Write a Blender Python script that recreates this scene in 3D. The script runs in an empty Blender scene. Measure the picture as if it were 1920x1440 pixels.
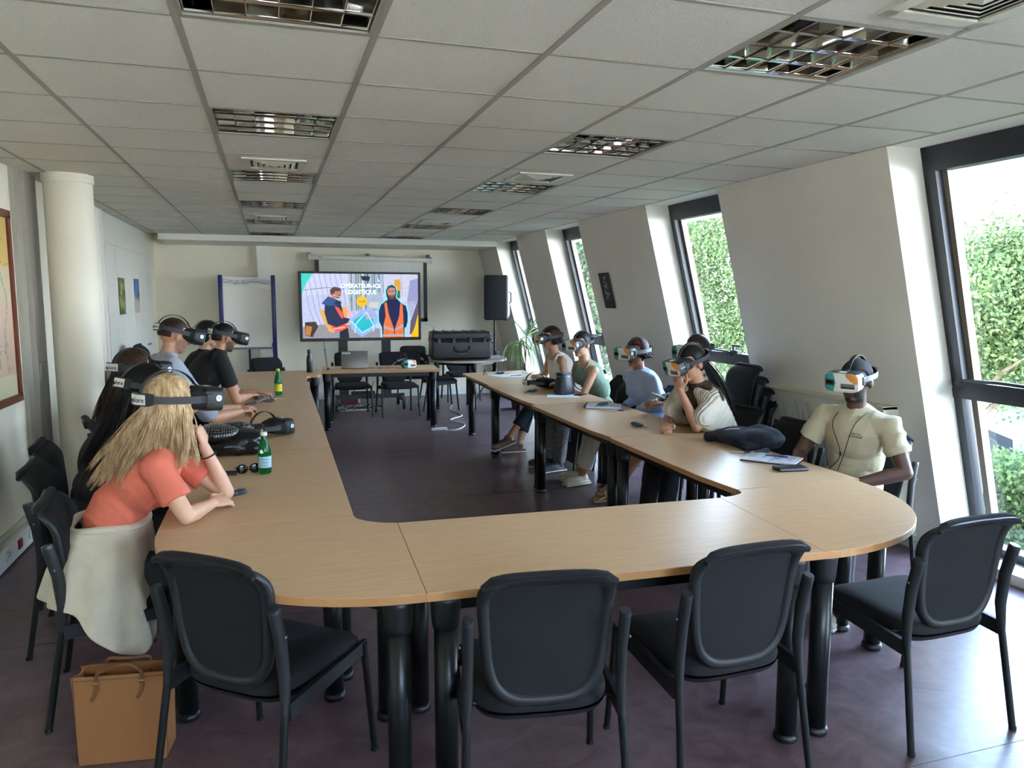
import bpy, bmesh, math, random
import numpy as np
from mathutils import Vector, Matrix, noise
random.seed(7); np.random.seed(7)
SC = bpy.context.scene
COL = SC.collection
PI = math.pi
# ------------------------------------------------------------------ camera, sky, exposure
def make_camera():
    f, yaw, pitch, roll = 1410.9, math.radians(17.727), math.radians(6.625), math.radians(0.057)
    F = Vector((math.sin(yaw)*math.cos(pitch), math.cos(yaw)*math.cos(pitch), -math.sin(pitch)))
    R = Vector((math.cos(yaw), -math.sin(yaw), 0)); U = R.cross(F)
    R2 = R*math.cos(roll)+U*math.sin(roll); U2 = -R*math.sin(roll)+U*math.cos(roll)
    cd = bpy.data.cameras.new('camera'); co = bpy.data.objects.new('camera', cd); COL.objects.link(co)
    cd.sensor_width = 36; cd.lens = f/1920*36; cd.clip_start = .05; cd.clip_end = 500
    m = Matrix((R2, U2, -F)).transposed().to_4x4(); m.translation = (0, 0, 1.65)
    co.matrix_world = m; SC.camera = co
make_camera()
SC.view_settings.view_transform = 'Standard'; SC.view_settings.look = 'None'
SC.view_settings.gamma = 1; SC.view_settings.use_curve_mapping = False
SC.view_settings.exposure = 2.7
SKY_STRENGTH = 7.0
def make_world():
    w = bpy.data.worlds.new('sky'); SC.world = w; w.use_nodes = True
    nt = w.node_tree; nt.nodes.clear()
    out = nt.nodes.new('ShaderNodeOutputWorld'); bg = nt.nodes.new('ShaderNodeBackground')
    tc = nt.nodes.new('ShaderNodeTexCoord'); sp = nt.nodes.new('ShaderNodeSeparateXYZ')
    cr = nt.nodes.new('ShaderNodeValToRGB')
    nt.links.new(tc.outputs['Generated'], sp.inputs[0]); nt.links.new(sp.outputs['Z'], cr.inputs[0])
    e = cr.color_ramp.elements
    e[0].position = 0.0; e[0].color = (.80, .89, 1, 1); e[1].position = .75; e[1].color = (.30, .55, 1, 1)
    n = e.new(.18); n.color = (.58, .78, 1, 1)
    bg.inputs['Strength'].default_value = SKY_STRENGTH
    nt.links.new(cr.outputs[0], bg.inputs[0]); nt.links.new(bg.outputs[0], out.inputs[0])
make_world()
SC.cycles.max_bounces = 10; SC.cycles.diffuse_bounces = 6; SC.cycles.glossy_bounces = 4
SC.cycles.transparent_max_bounces = 12; SC.cycles.sample_clamp_indirect = 4
sun = bpy.data.lights.new('sun', 'SUN'); sun.energy = 3.5; sun.angle = .01; sun.color = (1, .95, .86)
so = bpy.data.objects.new('sun', sun); COL.objects.link(so)
so.rotation_euler = Vector((.62, .30, -.72)).to_track_quat('-Z', 'Y').to_euler()
# ------------------------------------------------------------------ colours and materials
def lin(h):
    h = h.lstrip('#'); o = []
    for i in (0, 2, 4):
        c = int(h[i:i+2], 16)/255; o.append(c/12.92 if c <= .04045 else ((c+.055)/1.055)**2.4)
    return (*o, 1)
MATS = {}
def mat(name, col, rough=.6, metal=0, noise_amt=0, nscale=8, bump=0, bscale=60, col2=None, stretch=None, spec=.5, emit=None, trans=0, alpha=1, coat=0, detail=3, wave=None):
    if name in MATS: return MATS[name]
    m = bpy.data.materials.new(name); m.use_nodes = True; nt = m.node_tree; b = nt.nodes['Principled BSDF']
    c = lin(col) if isinstance(col, str) else col
    b.inputs['Base Color'].default_value = c; b.inputs['Roughness'].default_value = rough
    b.inputs['Metallic'].default_value = metal; b.inputs['Specular IOR Level'].default_value = spec
    if coat: b.inputs['Coat Weight'].default_value = coat; b.inputs['Coat Roughness'].default_value = .15
    if trans: b.inputs['Transmission Weight'].default_value = trans
    if alpha < 1: b.inputs['Alpha'].default_value = alpha
    if emit: b.inputs['Emission Color'].default_value = lin(emit[0]); b.inputs['Emission Strength'].default_value = emit[1]
    if noise_amt or bump or wave or col2:
        tc = nt.nodes.new('ShaderNodeTexCoord'); mp = nt.nodes.new('ShaderNodeMapping')
        nt.links.new(tc.outputs['Object'], mp.inputs[0])
        if stretch: mp.inputs['Scale'].default_value = stretch
    if noise_amt or col2:
        n = nt.nodes.new('ShaderNodeTexNoise'); n.inputs['Scale'].default_value = nscale; n.inputs['Detail'].default_value = detail
        nt.links.new(mp.outputs[0], n.inputs['Vector'])
        r = nt.nodes.new('ShaderNodeValToRGB'); nt.links.new(n.outputs['Fac'], r.inputs[0])
        c2 = lin(col2) if col2 else tuple(max(0, x*(1-noise_amt)) for x in c[:3])+(1,)
        r.color_ramp.elements[0].position = .35; r.color_ramp.elements[1].position = .65
        r.color_ramp.elements[0].color = c2; r.color_ramp.elements[1].color = c
        nt.links.new(r.outputs[0], b.inputs['Base Color'])
    if bump:
        n = nt.nodes.new('ShaderNodeTexNoise'); n.inputs['Scale'].default_value = bscale; n.inputs['Detail'].default_value = 4
        nt.links.new(mp.outputs[0], n.inputs['Vector'])
        bp = nt.nodes.new('ShaderNodeBump'); bp.inputs['Strength'].default_value = bump; bp.inputs['Distance'].default_value = .01
        nt.links.new(n.outputs['Fac'], bp.inputs['Height']); nt.links.new(bp.outputs[0], b.inputs['Normal'])
    if wave:
        n = nt.nodes.new('ShaderNodeTexWave'); n.inputs['Scale'].default_value = wave[0]; n.inputs['Distortion'].default_value = wave[1]
        n.bands_direction = wave[3] if len(wave) > 3 else 'X'
        nt.links.new(mp.outputs[0], n.inputs['Vector'])
        bp = nt.nodes.new('ShaderNodeBump'); bp.inputs['Strength'].default_value = wave[2]; bp.inputs['Distance'].default_value = .01
        nt.links.new(n.outputs['Fac'], bp.inputs['Height']); nt.links.new(bp.outputs[0], b.inputs['Normal'])
    MATS[name] = m; return m
M_wall = mat('wall_paint', '#e6dfc9', .75, bump=.08, bscale=90, noise_amt=.05, nscale=1.2)
M_pier = mat('wall_paint_shaded', '#ded8ca', .7, bump=.06, bscale=90, noise_amt=.07, nscale=1.5)  # same paint as the walls, greyed to carry the shade on the piers
M_ceil = mat('ceiling_tile', '#dcd7c9', .9, bump=.45, bscale=170, noise_amt=.04, nscale=60)
M_grid = mat('ceiling_grid', '#a09b8d', .6)
M_white = mat('white_paint', '#e6e2d6', .5)
M_trim = mat('white_plastic', '#d8d7d0', .4)
M_wood = mat('beech_laminate', '#cfa981', .36, noise_amt=.10, nscale=9, stretch=(1, 9, 1), bump=.01, bscale=90, spec=.15)
M_edge = mat('beech_edging', '#b98757', .38, noise_amt=.12, nscale=20)
M_greytop = mat('grey_wood_top', '#8d7f72', .4, noise_amt=.1, nscale=10)
M_legs = mat('dark_green_grey_metal', '#121616', .35, metal=.3)
M_black = mat('black_plastic', '#141516', .45)
M_blackgloss = mat('black_gloss', '#0b0c0e', .18)
M_fab = mat('black_chair_fabric', '#08090d', .9, bump=.3, bscale=500)
M_shell = mat('chair_plastic', '#15181a', .55, bump=.05, bscale=300)
M_chrome = mat('brushed_metal', '#9a9a98', .3, metal=1)
M_mirror = mat('louver_aluminium', '#b9b6ae', .07, metal=1)
M_frame = mat('window_frame_anthracite', '#22252b', .45)
M_framein = mat('window_frame_bronze', '#6f675c', .4, metal=.2)
M_rubber = mat('rubber', '#0f0f10', .8)
M_grey = mat('grey_plastic', '#6c7074', .5)
# floor
def floor_mat():
    m = mat('purple_linoleum', '#4b3b41', .3, spec=.38); nt = m.node_tree; b = nt.nodes['Principled BSDF']
    tc = nt.nodes.new('ShaderNodeTexCoord'); n = nt.nodes.new('ShaderNodeTexNoise'); n.inputs['Scale'].default_value = 5; n.inputs['Detail'].default_value = 10; n.inputs['Roughness'].default_value = .7; n.inputs['Distortion'].default_value = 1.5
    nt.links.new(tc.outputs['Object'], n.inputs['Vector'])
    r = nt.nodes.new('ShaderNodeValToRGB'); e = r.color_ramp.elements
    e[0].position = .3; e[0].color = lin('#4a393b'); e[1].position = .72; e[1].color = lin('#725c5f')
    nt.links.new(n.outputs['Fac'], r.inputs[0]); nt.links.new(r.outputs[0], b.inputs['Base Color'])
    n2 = nt.nodes.new('ShaderNodeTexNoise'); n2.inputs['Scale'].default_value = 40; n2.inputs['Detail'].default_value = 5
    nt.links.new(tc.outputs['Object'], n2.inputs['Vector'])
    mr = nt.nodes.new('ShaderNodeMapRange'); mr.inputs['To Min'].default_value = .24; mr.inputs['To Max'].default_value = .40
    nt.links.new(n2.outputs['Fac'], mr.inputs[0]); nt.links.new(mr.outputs[0], b.inputs['Roughness'])
    bp = nt.nodes.new('ShaderNodeBump'); bp.inputs['Strength'].default_value = .05; nt.links.new(n2.outputs['Fac'], bp.inputs['Height']); nt.links.new(bp.outputs[0], b.inputs['Normal'])
    return m
M_floor = floor_mat()
def glass_mat(name, tint=(1, 1, 1, 1), refl=.06):
    m = bpy.data.materials.new(name); m.use_nodes = True; nt = m.node_tree; nt.nodes.clear()
    o = nt.nodes.new('ShaderNodeOutputMaterial'); mx = nt.nodes.new('ShaderNodeMixShader'); t = nt.nodes.new('ShaderNodeBsdfTransparent'); g = nt.nodes.new('ShaderNodeBsdfGlossy')
    lw = nt.nodes.new('ShaderNodeLayerWeight'); lw.inputs['Blend'].default_value = .5; pw = nt.nodes.new('ShaderNodeMath'); pw.operation = 'POWER'; pw.inputs[1].default_value = 5
    fr = nt.nodes.new('ShaderNodeMath'); fr.operation = 'MULTIPLY_ADD'; fr.inputs[1].default_value = .5; fr.inputs[2].default_value = refl*.5
    nt.links.new(lw.outputs['Facing'], pw.inputs[0]); nt.links.new(pw.outputs[0], fr.inputs[0])
    t.inputs[0].default_value = tint; g.inputs['Roughness'].default_value = .02
    nt.links.new(fr.outputs[0], mx.inputs[0]); nt.links.new(t.outputs[0], mx.inputs[1]); nt.links.new(g.outputs[0], mx.inputs[2]); nt.links.new(mx.outputs[0], o.inputs[0])
    return m
M_glass = glass_mat('window_glass', (.93, .93, .93, 1))
# ------------------------------------------------------------------ mesh building
class MB:
    def __init__(s): s.v = []; s.f = []; s.mi = []; s.sm = []
    def add(s, vs, fs, mi=0, smooth=False):
        o = len(s.v); s.v += [tuple(v) for v in vs]
        for f in fs: s.f.append(tuple(i+o for i in f)); s.mi.append(mi); s.sm.append(smooth)
        return s
    def box(s, c, size, rot=None, mi=0):
        hx, hy, hz = [a/2 for a in size]; c = Vector(c); vs = []
        for z in (-hz, hz):
            for x, y in ((-hx, -hy), (hx, -hy), (hx, hy), (-hx, hy)):
                p = Vector((x, y, z)); p = rot@p if rot is not None else p; vs.append(p+c)
        return s.add(vs, [(3, 2, 1, 0), (4, 5, 6, 7), (0, 1, 5, 4), (1, 2, 6, 5), (2, 3, 7, 6), (3, 0, 4, 7)], mi)
    def bx(s, x0, x1, y0, y1, z0, z1, mi=0): return s.box(((x0+x1)/2, (y0+y1)/2, (z0+z1)/2), (abs(x1-x0), abs(y1-y0), abs(z1-z0)), None, mi)
    def rbox(s, c, size, r=.01, rot=None, mi=0, seg=3, smooth=True):
        bm = bmesh.new(); bmesh.ops.create_cube(bm, size=1)
        for v in bm.verts: v.co = Vector((v.co.x*size[0], v.co.y*size[1], v.co.z*size[2]))
        bmesh.ops.bevel(bm, geom=list(bm.edges), offset=min(r, min(size)*.49), segments=seg, profile=.5, affect='EDGES')
        c = Vector(c); bm.verts.index_update()
        vs = [(rot@v.co if rot is not None else v.co)+c for v in bm.verts]
        s.add(vs, [[v.index for v in f.verts] for f in bm.faces], mi, smooth); bm.free(); return s
    def tube(s, pts, rad, n=10, mi=0, cap=True, smooth=True, flat=None):
        pts = [Vector(p) for p in pts]; m = len(pts)
        rad = [rad]*m if not hasattr(rad, '__len__') else rad
        t0 = (pts[1]-pts[0]).normalized(); up = Vector((0, 0, 1)) if abs(t0.z) < .9 else Vector((1, 0, 0))
        a = t0.cross(up).normalized(); vs = []
        for i, p in enumerate(pts):
            t = (pts[min(i+1, m-1)]-pts[max(i-1, 0)]).normalized()
            a = (a-t*a.dot(t)); a = a.normalized() if a.length > 1e-6 else t.orthogonal().normalized(); b = t.cross(a)
            for k in range(n):
                q = 2*PI*k/n; fx = flat or 1
                vs.append(p+(a*math.cos(q)+b*math.sin(q)*fx)*rad[i])
        fs = [(i*n+k, i*n+(k+1) % n, (i+1)*n+(k+1) % n, (i+1)*n+k) for i in range(m-1) for k in range(n)]
        if cap: fs += [tuple(reversed(range(n))), tuple(range((m-1)*n, m*n))]
        return s.add(vs, fs, mi, smooth)
    def ribbon(s, pts, w, th, wdir, mi=0):
        pts = [Vector(p) for p in pts]; m = len(pts); vs = []
        for i, p in enumerate(pts):
            t = (pts[min(i+1, m-1)]-pts[max(i-1, 0)]).normalized(); wd = wdir[i] if isinstance(wdir, list) else Vector(wdir)
            wd = (wd-t*wd.dot(t)).normalized(); nn = t.cross(wd)
            ww = w[i] if hasattr(w, '__len__') else w
            for a, b in ((-1, -1), (1, -1), (1, 1), (-1, 1)): vs.append(p+wd*a*ww/2+nn*b*th/2)
        fs = [(i*4+k, i*4+(k+1) % 4, (i+1)*4+(k+1) % 4, (i+1)*4+k) for i in range(m-1) for k in range(4)]
        fs += [(3, 2, 1, 0), tuple(range(m*4-4, m*4))]
        return s.add(vs, fs, mi, True)
    def lathe(s, prof, c=(0, 0, 0), n=24, mi=0, smooth=True, rot=None):
        vs = []; c = Vector(c)
        for r, z in prof:
            for k in range(n):
                p = Vector((max(r, 1e-4)*math.cos(2*PI*k/n), max(r, 1e-4)*math.sin(2*PI*k/n), z)); vs.append((rot@p if rot is not None else p)+c)
        m = len(prof)
        fs = [(i*n+k, i*n+(k+1) % n, (i+1)*n+(k+1) % n, (i+1)*n+k) for i in range(m-1) for k in range(n)]
        fs += [tuple(reversed(range(n))), tuple(range((m-1)*n, m*n))]
        return s.add(vs, fs, mi, smooth)
    def prism(s, poly, z0, z1, mi=0, top=True, side=True):
        n = len(poly); vs = [(x, y, z0) for x, y in poly]+[(x, y, z1) for x, y in poly]; fs = []
        if side: fs += [(i, (i+1) % n, n+(i+1) % n, n+i) for i in range(n)]
        if top: fs += [tuple(reversed(range(n))), tuple(range(n, 2*n))]
        return s.add(vs, fs, mi)
    def ell(s, c, r, rot=None, n=16, m=10, mi=0):
        vs = []; c = Vector(c)
        for i in range(m+1):
            th = PI*i/m
            for k in range(n):
                q = 2*PI*k/n; p = Vector((r[0]*max(math.sin(th), 1e-3)*math.cos(q), r[1]*max(math.sin(th), 1e-3)*math.sin(q), r[2]*math.cos(th)))
                vs.append((rot@p if rot is not None else p)+c)
        fs = [(i*n+k, (i+1)*n+k, (i+1)*n+(k+1) % n, i*n+(k+1) % n) for i in range(m) for k in range(n)]
        fs += [tuple(range(n)), tuple(reversed(range(m*n, (m+1)*n)))]
        return s.add(vs, fs, mi, True)
    def cone(s, p0, p1, r0, r1, n=14):
        """closed round-ended tapered limb"""
        p0, p1 = Vector(p0), Vector(p1)
        s.tube([p0, p1], [r0, r1], n); s.ell(p0, (r0,)*3, None, n, 8); s.ell(p1, (r1,)*3, None, n, 8); return s
    def mesh(s, name, mats):
        me = bpy.data.meshes.new(name); me.from_pydata([tuple(v) for v in s.v], [], s.f)
        for m in (mats if isinstance(mats, (list, tuple)) else [mats]): me.materials.append(m)
        me.polygons.foreach_set('material_index', s.mi); me.polygons.foreach_set('use_smooth', s.sm)
        me.update(); return me
    def build(s, name, mats, parent=None, loc=(0, 0, 0), rot=None, autosmooth=True):
        me = s.mesh(name, mats)
        if autosmooth and any(s.sm):
            try: me.set_sharp_from_angle(angle=math.radians(42))
            except Exception: pass
        return link(name, me, parent, loc, rot)
def link(name, me, parent=None, loc=(0, 0, 0), rot=None):
    o = bpy.data.objects.new(name, me); COL.objects.link(o); o.location = loc
    if rot is not None: o.rotation_euler = rot
    if parent: o.parent = parent
    return o
def thing(name, label, cat, loc=(0, 0, 0), rz=0, group=None, rot=None):
    o = bpy.data.objects.new(name, None); COL.objects.link(o); o.empty_display_size = .1
    o.location = loc; o.rotation_euler = rot if rot is not None else (0, 0, rz)
    o['label'] = label; o['category'] = cat
    if group: o['group'] = group
    return o
def tag(o, label, cat, group=None):
    o['label'] = label; o['category'] = cat
    if group: o['group'] = group
    return o
def st(o): o['kind'] = 'structure'; return o
CH = {}
def kids(o): return [c for c in bpy.data.objects if c.parent == o]
def copy_tree(o, label=None, group=None, loc=None, rot=None, cache=None):
    def rec(a, par):
        c = a.copy(); COL.objects.link(c)
        if par: c.parent = par
        for k in CHILD.get(a.name, []): rec(bpy.data.objects[k], c)
        return c
    CHILD = cache if cache is not None else childmap()
    r = rec(o, None)
    if label: r['label'] = label
    if group: r['group'] = group
    if loc is not None: r.location = loc
    if rot is not None: r.rotation_euler = rot
    return r
def childmap():
    d = {}
    for c in bpy.data.objects:
        if c.parent: d.setdefault(c.parent.name, []).append(c.name)
    return d
def text(name, s, size, m, parent, loc, rot, ext=.0005, align='CENTER', sx=1, bold=0):
    cu = bpy.data.curves.new(name, 'FONT'); cu.body = s; cu.size = size; cu.extrude = ext; cu.align_x = align; cu.align_y = 'CENTER'; cu.resolution_u = 2; cu.offset = bold
    o = bpy.data.objects.new('t', cu); COL.objects.link(o)
    dg = bpy.context.evaluated_depsgraph_get(); me = bpy.data.meshes.new_from_object(o.evaluated_get(dg)); me.name = name
    bpy.data.objects.remove(o); bpy.data.curves.remove(cu)
    if sx != 1:
        for v in me.vertices: v.co.x *= sx
    me.materials.clear(); me.materials.append(m)
    ob = bpy.data.objects.new(name, me); COL.objects.link(ob); ob.parent = parent
    ob.matrix_local = Matrix.Translation(loc)@(rot.to_4x4() if isinstance(rot, Matrix) else Matrix.Identity(4))
    return ob
def smoothpoly(pts, n=6):
    """closed catmull-rom"""
    out = []; m = len(pts)
    for i in range(m):
        p = [Vector((*pts[(i+k) % m], 0)) for k in (-1, 0, 1, 2)]
        for j in range(n):
            t = j/n; q = .5*((2*p[1])+(-p[0]+p[2])*t+(2*p[0]-5*p[1]+4*p[2]-p[3])*t*t+(-p[0]+3*p[1]-3*p[2]+p[3])*t**3); out.append((q.x, q.y))
    return out
def spline(pts, n=6):
    out = []; P = [Vector(p) for p in pts]; P = [2*P[0]-P[1]]+P+[2*P[-1]-P[-2]]
    for i in range(1, len(P)-2):
        for j in range(n):
            t = j/n; a, b, c, d = P[i-1:i+3]
            out.append(.5*((2*b)+(-a+c)*t+(2*a-5*b+4*c-d)*t*t+(-a+3*b-3*c+d)*t**3))
    out.append(P[-2]); return out
def remesh(mb, name, voxel, mats, parent, smooth=4, disp=None, color=None):
    me = mb.mesh(name+'_src', mats if isinstance(mats, list) else [mats]); o = bpy.data.objects.new(name, me); COL.objects.link(o)
    r = o.modifiers.new('r', 'REMESH'); r.mode = 'VOXEL'; r.voxel_size = voxel; r.adaptivity = 0
    if smooth: q = o.modifiers.new('s', 'SMOOTH'); q.factor = .5; q.iterations = smooth
    dg = bpy.context.evaluated_depsgraph_get(); nm = bpy.data.meshes.new_from_object(o.evaluated_get(dg)); nm.name = name
    bpy.data.objects.remove(o); bpy.data.meshes.remove(me)
    nv = len(nm.vertices)
    if disp:
        co = np.empty(nv*3, 'f'); nm.vertices.foreach_get('co', co); no = np.empty(nv*3, 'f'); nm.vertex_normals.foreach_get('vector', no)
        co = co.reshape(-1, 3); no = no.reshape(-1, 3); d = disp(co, no); co = co+no*d[:, None]; nm.vertices.foreach_set('co', co.ravel())
    nm.materials.clear()
    for m in (mats if isinstance(mats, list) else [mats]): nm.materials.append(m)
    npoly = len(nm.polygons); nm.polygons.foreach_set('use_smooth', [True]*npoly)
    nm.polygons.foreach_set('material_index', [0]*npoly)
    if color:
        ce = np.empty(npoly*3, 'f'); nm.polygons.foreach_get('center', ce); nm.polygons.foreach_set('material_index', color(ce.reshape(-1, 3)).astype('i'))
    nm.update(); ob = bpy.data.objects.new(name, nm); COL.objects.link(ob)
    if parent: ob.parent = parent
    return ob
def fold_noise(amp, freq, stretch=(1, 1, 1), seed=0):
    rs = np.random.RandomState(seed); ks = [(rs.randn(3)*np.array(stretch)*freq*(1+.6*i), rs.rand()*6.28, 1/(1+.5*i)) for i in range(6)]
    def d(co, no):
        if True:
            w = np.sin(co@np.array([9., 6, 8])+seed)*1.2+np.sin(co@np.array([-5., 11, 7])+seed*2)*.9; s = 0
            for k, ph, a in ks:
                kk = k/np.linalg.norm(k)*(42+10*a+18*np.sin(ph)); s = s+a*(1-2*np.abs(np.sin((co@kk+w*1.7+ph)*.5))**.8)*(.5+.5*np.sin(co@(kk[[1, 2, 0]]*.22)+ph))
            return amp*(s/1.6+.45)
        s = 0
        warp = np.sin(co@np.array([7., 5, 6])+seed)*.6
        for k, ph, a in ks: s = s+a*np.sin(co@k+ph+warp*1.5)
        s = s/2.5; return amp*(np.sign(s)*np.abs(s)**1.0)
    return d
# ------------------------------------------------------------------ the room
XL, YB, ZC, YN = -1.62, 12.4, 2.5, -2.2
WS = .26
def wx(z, off=0): return 3.35+WS*(ZC-z)+off
def sbox(mb, y0, y1, z0, z1, o0, o1, mi=0):
    vs = []
    for z in (z0, z1):
        for o, y in ((o0, y0), (o1, y0), (o1, y1), (o0, y1)): vs.append((wx(z, o), y, z))
    return mb.add(vs, [(3, 2, 1, 0), (4, 5, 6, 7), (0, 1, 5, 4), (1, 2, 6, 5), (2, 3, 7, 6), (3, 0, 4, 7)], mi)
st(MB().bx(XL-.1, 4.6, YN, YB+.1, -.15, 0).build('floor', M_floor))
b = MB()
for x in (-.55, 2.64-.0): pass
for y in (-.06, 1.94, 3.94, 5.94, 7.94, 9.94): b.bx(XL, 4.05, y-.0015, y+.0015, 0, .0006)
st(b.build('trim_1', mat('linoleum_seam', '#2b2228', .5)))
st(MB().bx(XL-.15, XL, YN, YB, 0, 2.62).build('wall_left', M_wall))
st(MB().bx(XL-.15, 4.6, YB, YB+.15, 0, 2.62).build('wall_back', M_wall))
b = MB(); RX0, RX1, RZ0, RZ1 = .4, 2.4, 1.25, 2.3
b.bx(XL-.15, RX0, YN-.15, YN, 0, 2.62); b.bx(RX1, 4.6, YN-.15, YN, 0, 2.62); b.bx(RX0, RX1, YN-.15, YN, 0, RZ0); b.bx(RX0, RX1, YN-.15, YN, RZ1, 2.62)
st(b.build('wall_front', M_wall))
b = MB()
for x in (RX0, 1.02, RX1-.06): b.bx(x, x+.06, YN-.12, YN-.06, RZ0, RZ1)
b.bx(RX0, RX1, YN-.12, YN-.06, RZ0, RZ0+.06); b.bx(RX0, RX1, YN-.12, YN-.06, RZ1-.06, RZ1)
w_ = st(b.build('window_9', M_frame)); MB().bx(RX0, RX1, YN-.10, YN-.096, RZ0, RZ1).build('glass_pane', M_glass, w_)  # made-up window behind the camera, added to let in soft fill light
# ceiling : structure with tiles as parts
GX0, GY0, GP = -.244, 2.6008, .58
cg = st(MB().bx(XL, 4.6, YN, YB, 2.60, 2.75).bx(3.34, 4.6, YN, YB, 2.5, 2.6).bx(XL, 3.36, YN, GY0-3*GP, 2.5, 2.6).build('ceiling', M_white))
b = MB()
for k in range(-2, 7): b.bx(GX0+.6*k-.012, GX0+.6*k+.012, GY0-3*GP, 11.3, 2.497, 2.53)
for j in range(-3, 16):
    y = GY0+GP*j; b.bx(XL, 3.36, y-.008, y+.008, 2.4975, 2.529)
b.build('ceiling_grid', M_grid, cg)
LIGHT = [(c, j) for c in (0, 3) for j in (-1, 2, 5, 8, 11, 14)]
VENT = [(0, 4), (3, 4), (0, 10), (3, 10), (3, -2)]
tile = MB().rbox((0, 0, 0), (.584, .569, .016), .004, seg=1, smooth=False).mesh('tile', M_ceil)
tile0 = MB().rbox((0, 0, 0), (.40, .562, .016), .004, seg=1, smooth=False).mesh('tile', M_ceil)
rs = random.Random(3)
for k in range(-2, 6):
    for j in range(-3, 15):
        if (k, j) in LIGHT: continue
        o = link('tile', tile, cg, (GX0+.6*k+.3, GY0+GP*j+GP/2, 2.5065+rs.random()*.002))
for j in range(-3, 15):
    link('tile', MB().rbox((0, 0, 0), (.17, .569, .016), .004, seg=1, smooth=False).mesh('tile', M_ceil) if j == -3 else tnar, cg, (-1.532, GY0+GP*j+GP/2, 2.5065)) if j > -3 else None
    if j == -3: tnar = MB().rbox((0, 0, 0), (.17, .569, .016), .004, seg=1, smooth=False).mesh('tile', M_ceil)
st(MB().bx(XL+.2, 3.36, 11.30, YB, 2.415, 2.6).build('trim_2', M_white))
# ceiling lights
def make_light():
    t = thing('ceiling_light', 'x', 'ceiling light', (0, 0, 2.5), 0, 'recessed louvre ceiling lights')
    h = MB(); W, D = .57, .55
    h.bx(-W/2, W/2, -D/2, D/2, .095, .10); h.bx(-W/2, -W/2+.004, -D/2, D/2, 0, .095); h.bx(W/2-.004, W/2, -D/2, D/2, 0, .095)
    h.bx(-W/2, W/2, -D/2, -D/2+.004, 0, .095); h.bx(-W/2, W/2, D/2-.004, D/2, 0, .095)
    h.build('housing', mat('light_housing', '#4c4b48', .35, metal=.6), t)
    fr = MB()
    for s in (-1, 1): fr.bx(s*W/2-.006, s*W/2+.006, -D/2, D/2, -.003, .004); fr.bx(-W/2, W/2, s*D/2-.006, s*D/2+.006, -.003, .004)
    fr.build('frame', M_grid, t)
    tb = MB().tube([(-W/2+.02, 0, .07), (W/2-.02, 0, .07)], .008, 8).mesh('tube', mat('lamp_tube', '#d8d8d2', .3))
    for i in range(4): link('tube', tb, t, (0, -D/2+D*(i+.5)/4, 0))
    # curved reflector blades
    def blade(L, along_x, hh=.05):
        m = MB(); pr = [(-.010, .05), (-.005, .03), (-.0015, .012), (0, 0), (.0015, .012), (.005, .03), (.010, .05)]
        vs = []
        for e in (-L/2, L/2):
            for a, z in pr: vs.append((e, a, z) if along_x else (a, e, z))
        n = len(pr); m.add(vs, [(i, i+1, n+i+1, n+i) for i in range(n-1)]+[tuple(range(n)), tuple(reversed(range(n, 2*n)))], 0, True)
        return m.mesh('blade', M_mirror)
    bl = blade(W-.01, True); bs = blade(D-.01, False)
    for i in range(5): link('blade', bl, t, (0, -D/2+D*i/4+(0.01 if i == 0 else -.01 if i == 4 else 0), .004))
    for i in range(7): link('blade', bs, t, (-W/2+W*i/6+(0.01 if i == 0 else -.01 if i == 6 else 0), 0, .004))
    return t
L0 = make_light(); cm = childmap()
ordn = ['nearest', 'second', 'third', 'fourth', 'fifth', 'farthest']
for i, (c, j) in enumerate(LIGHT):
    lb = '%s recessed louvre light from the camera in the %s row of ceiling lights' % (ordn[(j+1)//3], 'left' if c == 0 else 'right, window side')
    pos = (GX0+.6*c+.3, GY0+GP*j+GP/2, 2.5)
    if i == 0: L0.location = pos; L0['label'] = lb
    else: copy_tree(L0, lb, None, pos, cache=cm)
def make_vent():
    t = thing('air_vent', 'x', 'air vent', (0, 0, 2.5), 0, 'square ceiling air diffusers')
    M_v = mat('vent_cream', '#cfcbb6', .45)
    f = MB()
    for s in (-1, 1):
        f.box((s*.17, 0, -.006), (.05, .39, .01)); f.box((0, s*.17, -.006), (.39, .05, .01))
    f.build('frame', M_v, t)
    MB().bx(-.15, .15, -.15, .15, -.0035, -.002).build('duct_opening', mat('vent_dark', '#3a372f', .8), t)
    for i, h in enumerate((.13, .095, .06, .025)):
        m = MB(); o = .0; vs = []
        for (r, z) in ((h, -.004-.004*i), (h-.024, -.014-.003*i), (h-.026, -.012-.003*i), (h-.002, -.002-.004*i)):
            vs += [(-r, -r, z), (r, -r, z), (r, r, z), (-r, r, z)]
        m.add(vs, [(a*4+k, a*4+(k+1) % 4, ((a+1) % 4)*4+(k+1) % 4, ((a+1) % 4)*4+k) for a in range(4) for k in range(4)])
        m.build('vane', M_v, t)
    return t
V0 = make_vent(); cm = childmap()
vl = ['cream square air diffuser between the second and third lights of the left row', 'cream square air diffuser between the second and third lights of the right row',
      'small distant air diffuser before the fifth light of the left row', 'small distant air diffuser before the fifth light of the right row', 'large near air diffuser cut off by the top edge, beside the nearest right light']
for i, (c, j) in enumerate(VENT):
    pos = (GX0+.6*c+.3+(.0 if i < 4 else .1), GY0+GP*j+GP/2, 2.5)
    if i == 0: V0.location = pos; V0['label'] = vl[0]
    else: copy_tree(V0, vl[i], None, pos, cache=cm)
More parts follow.
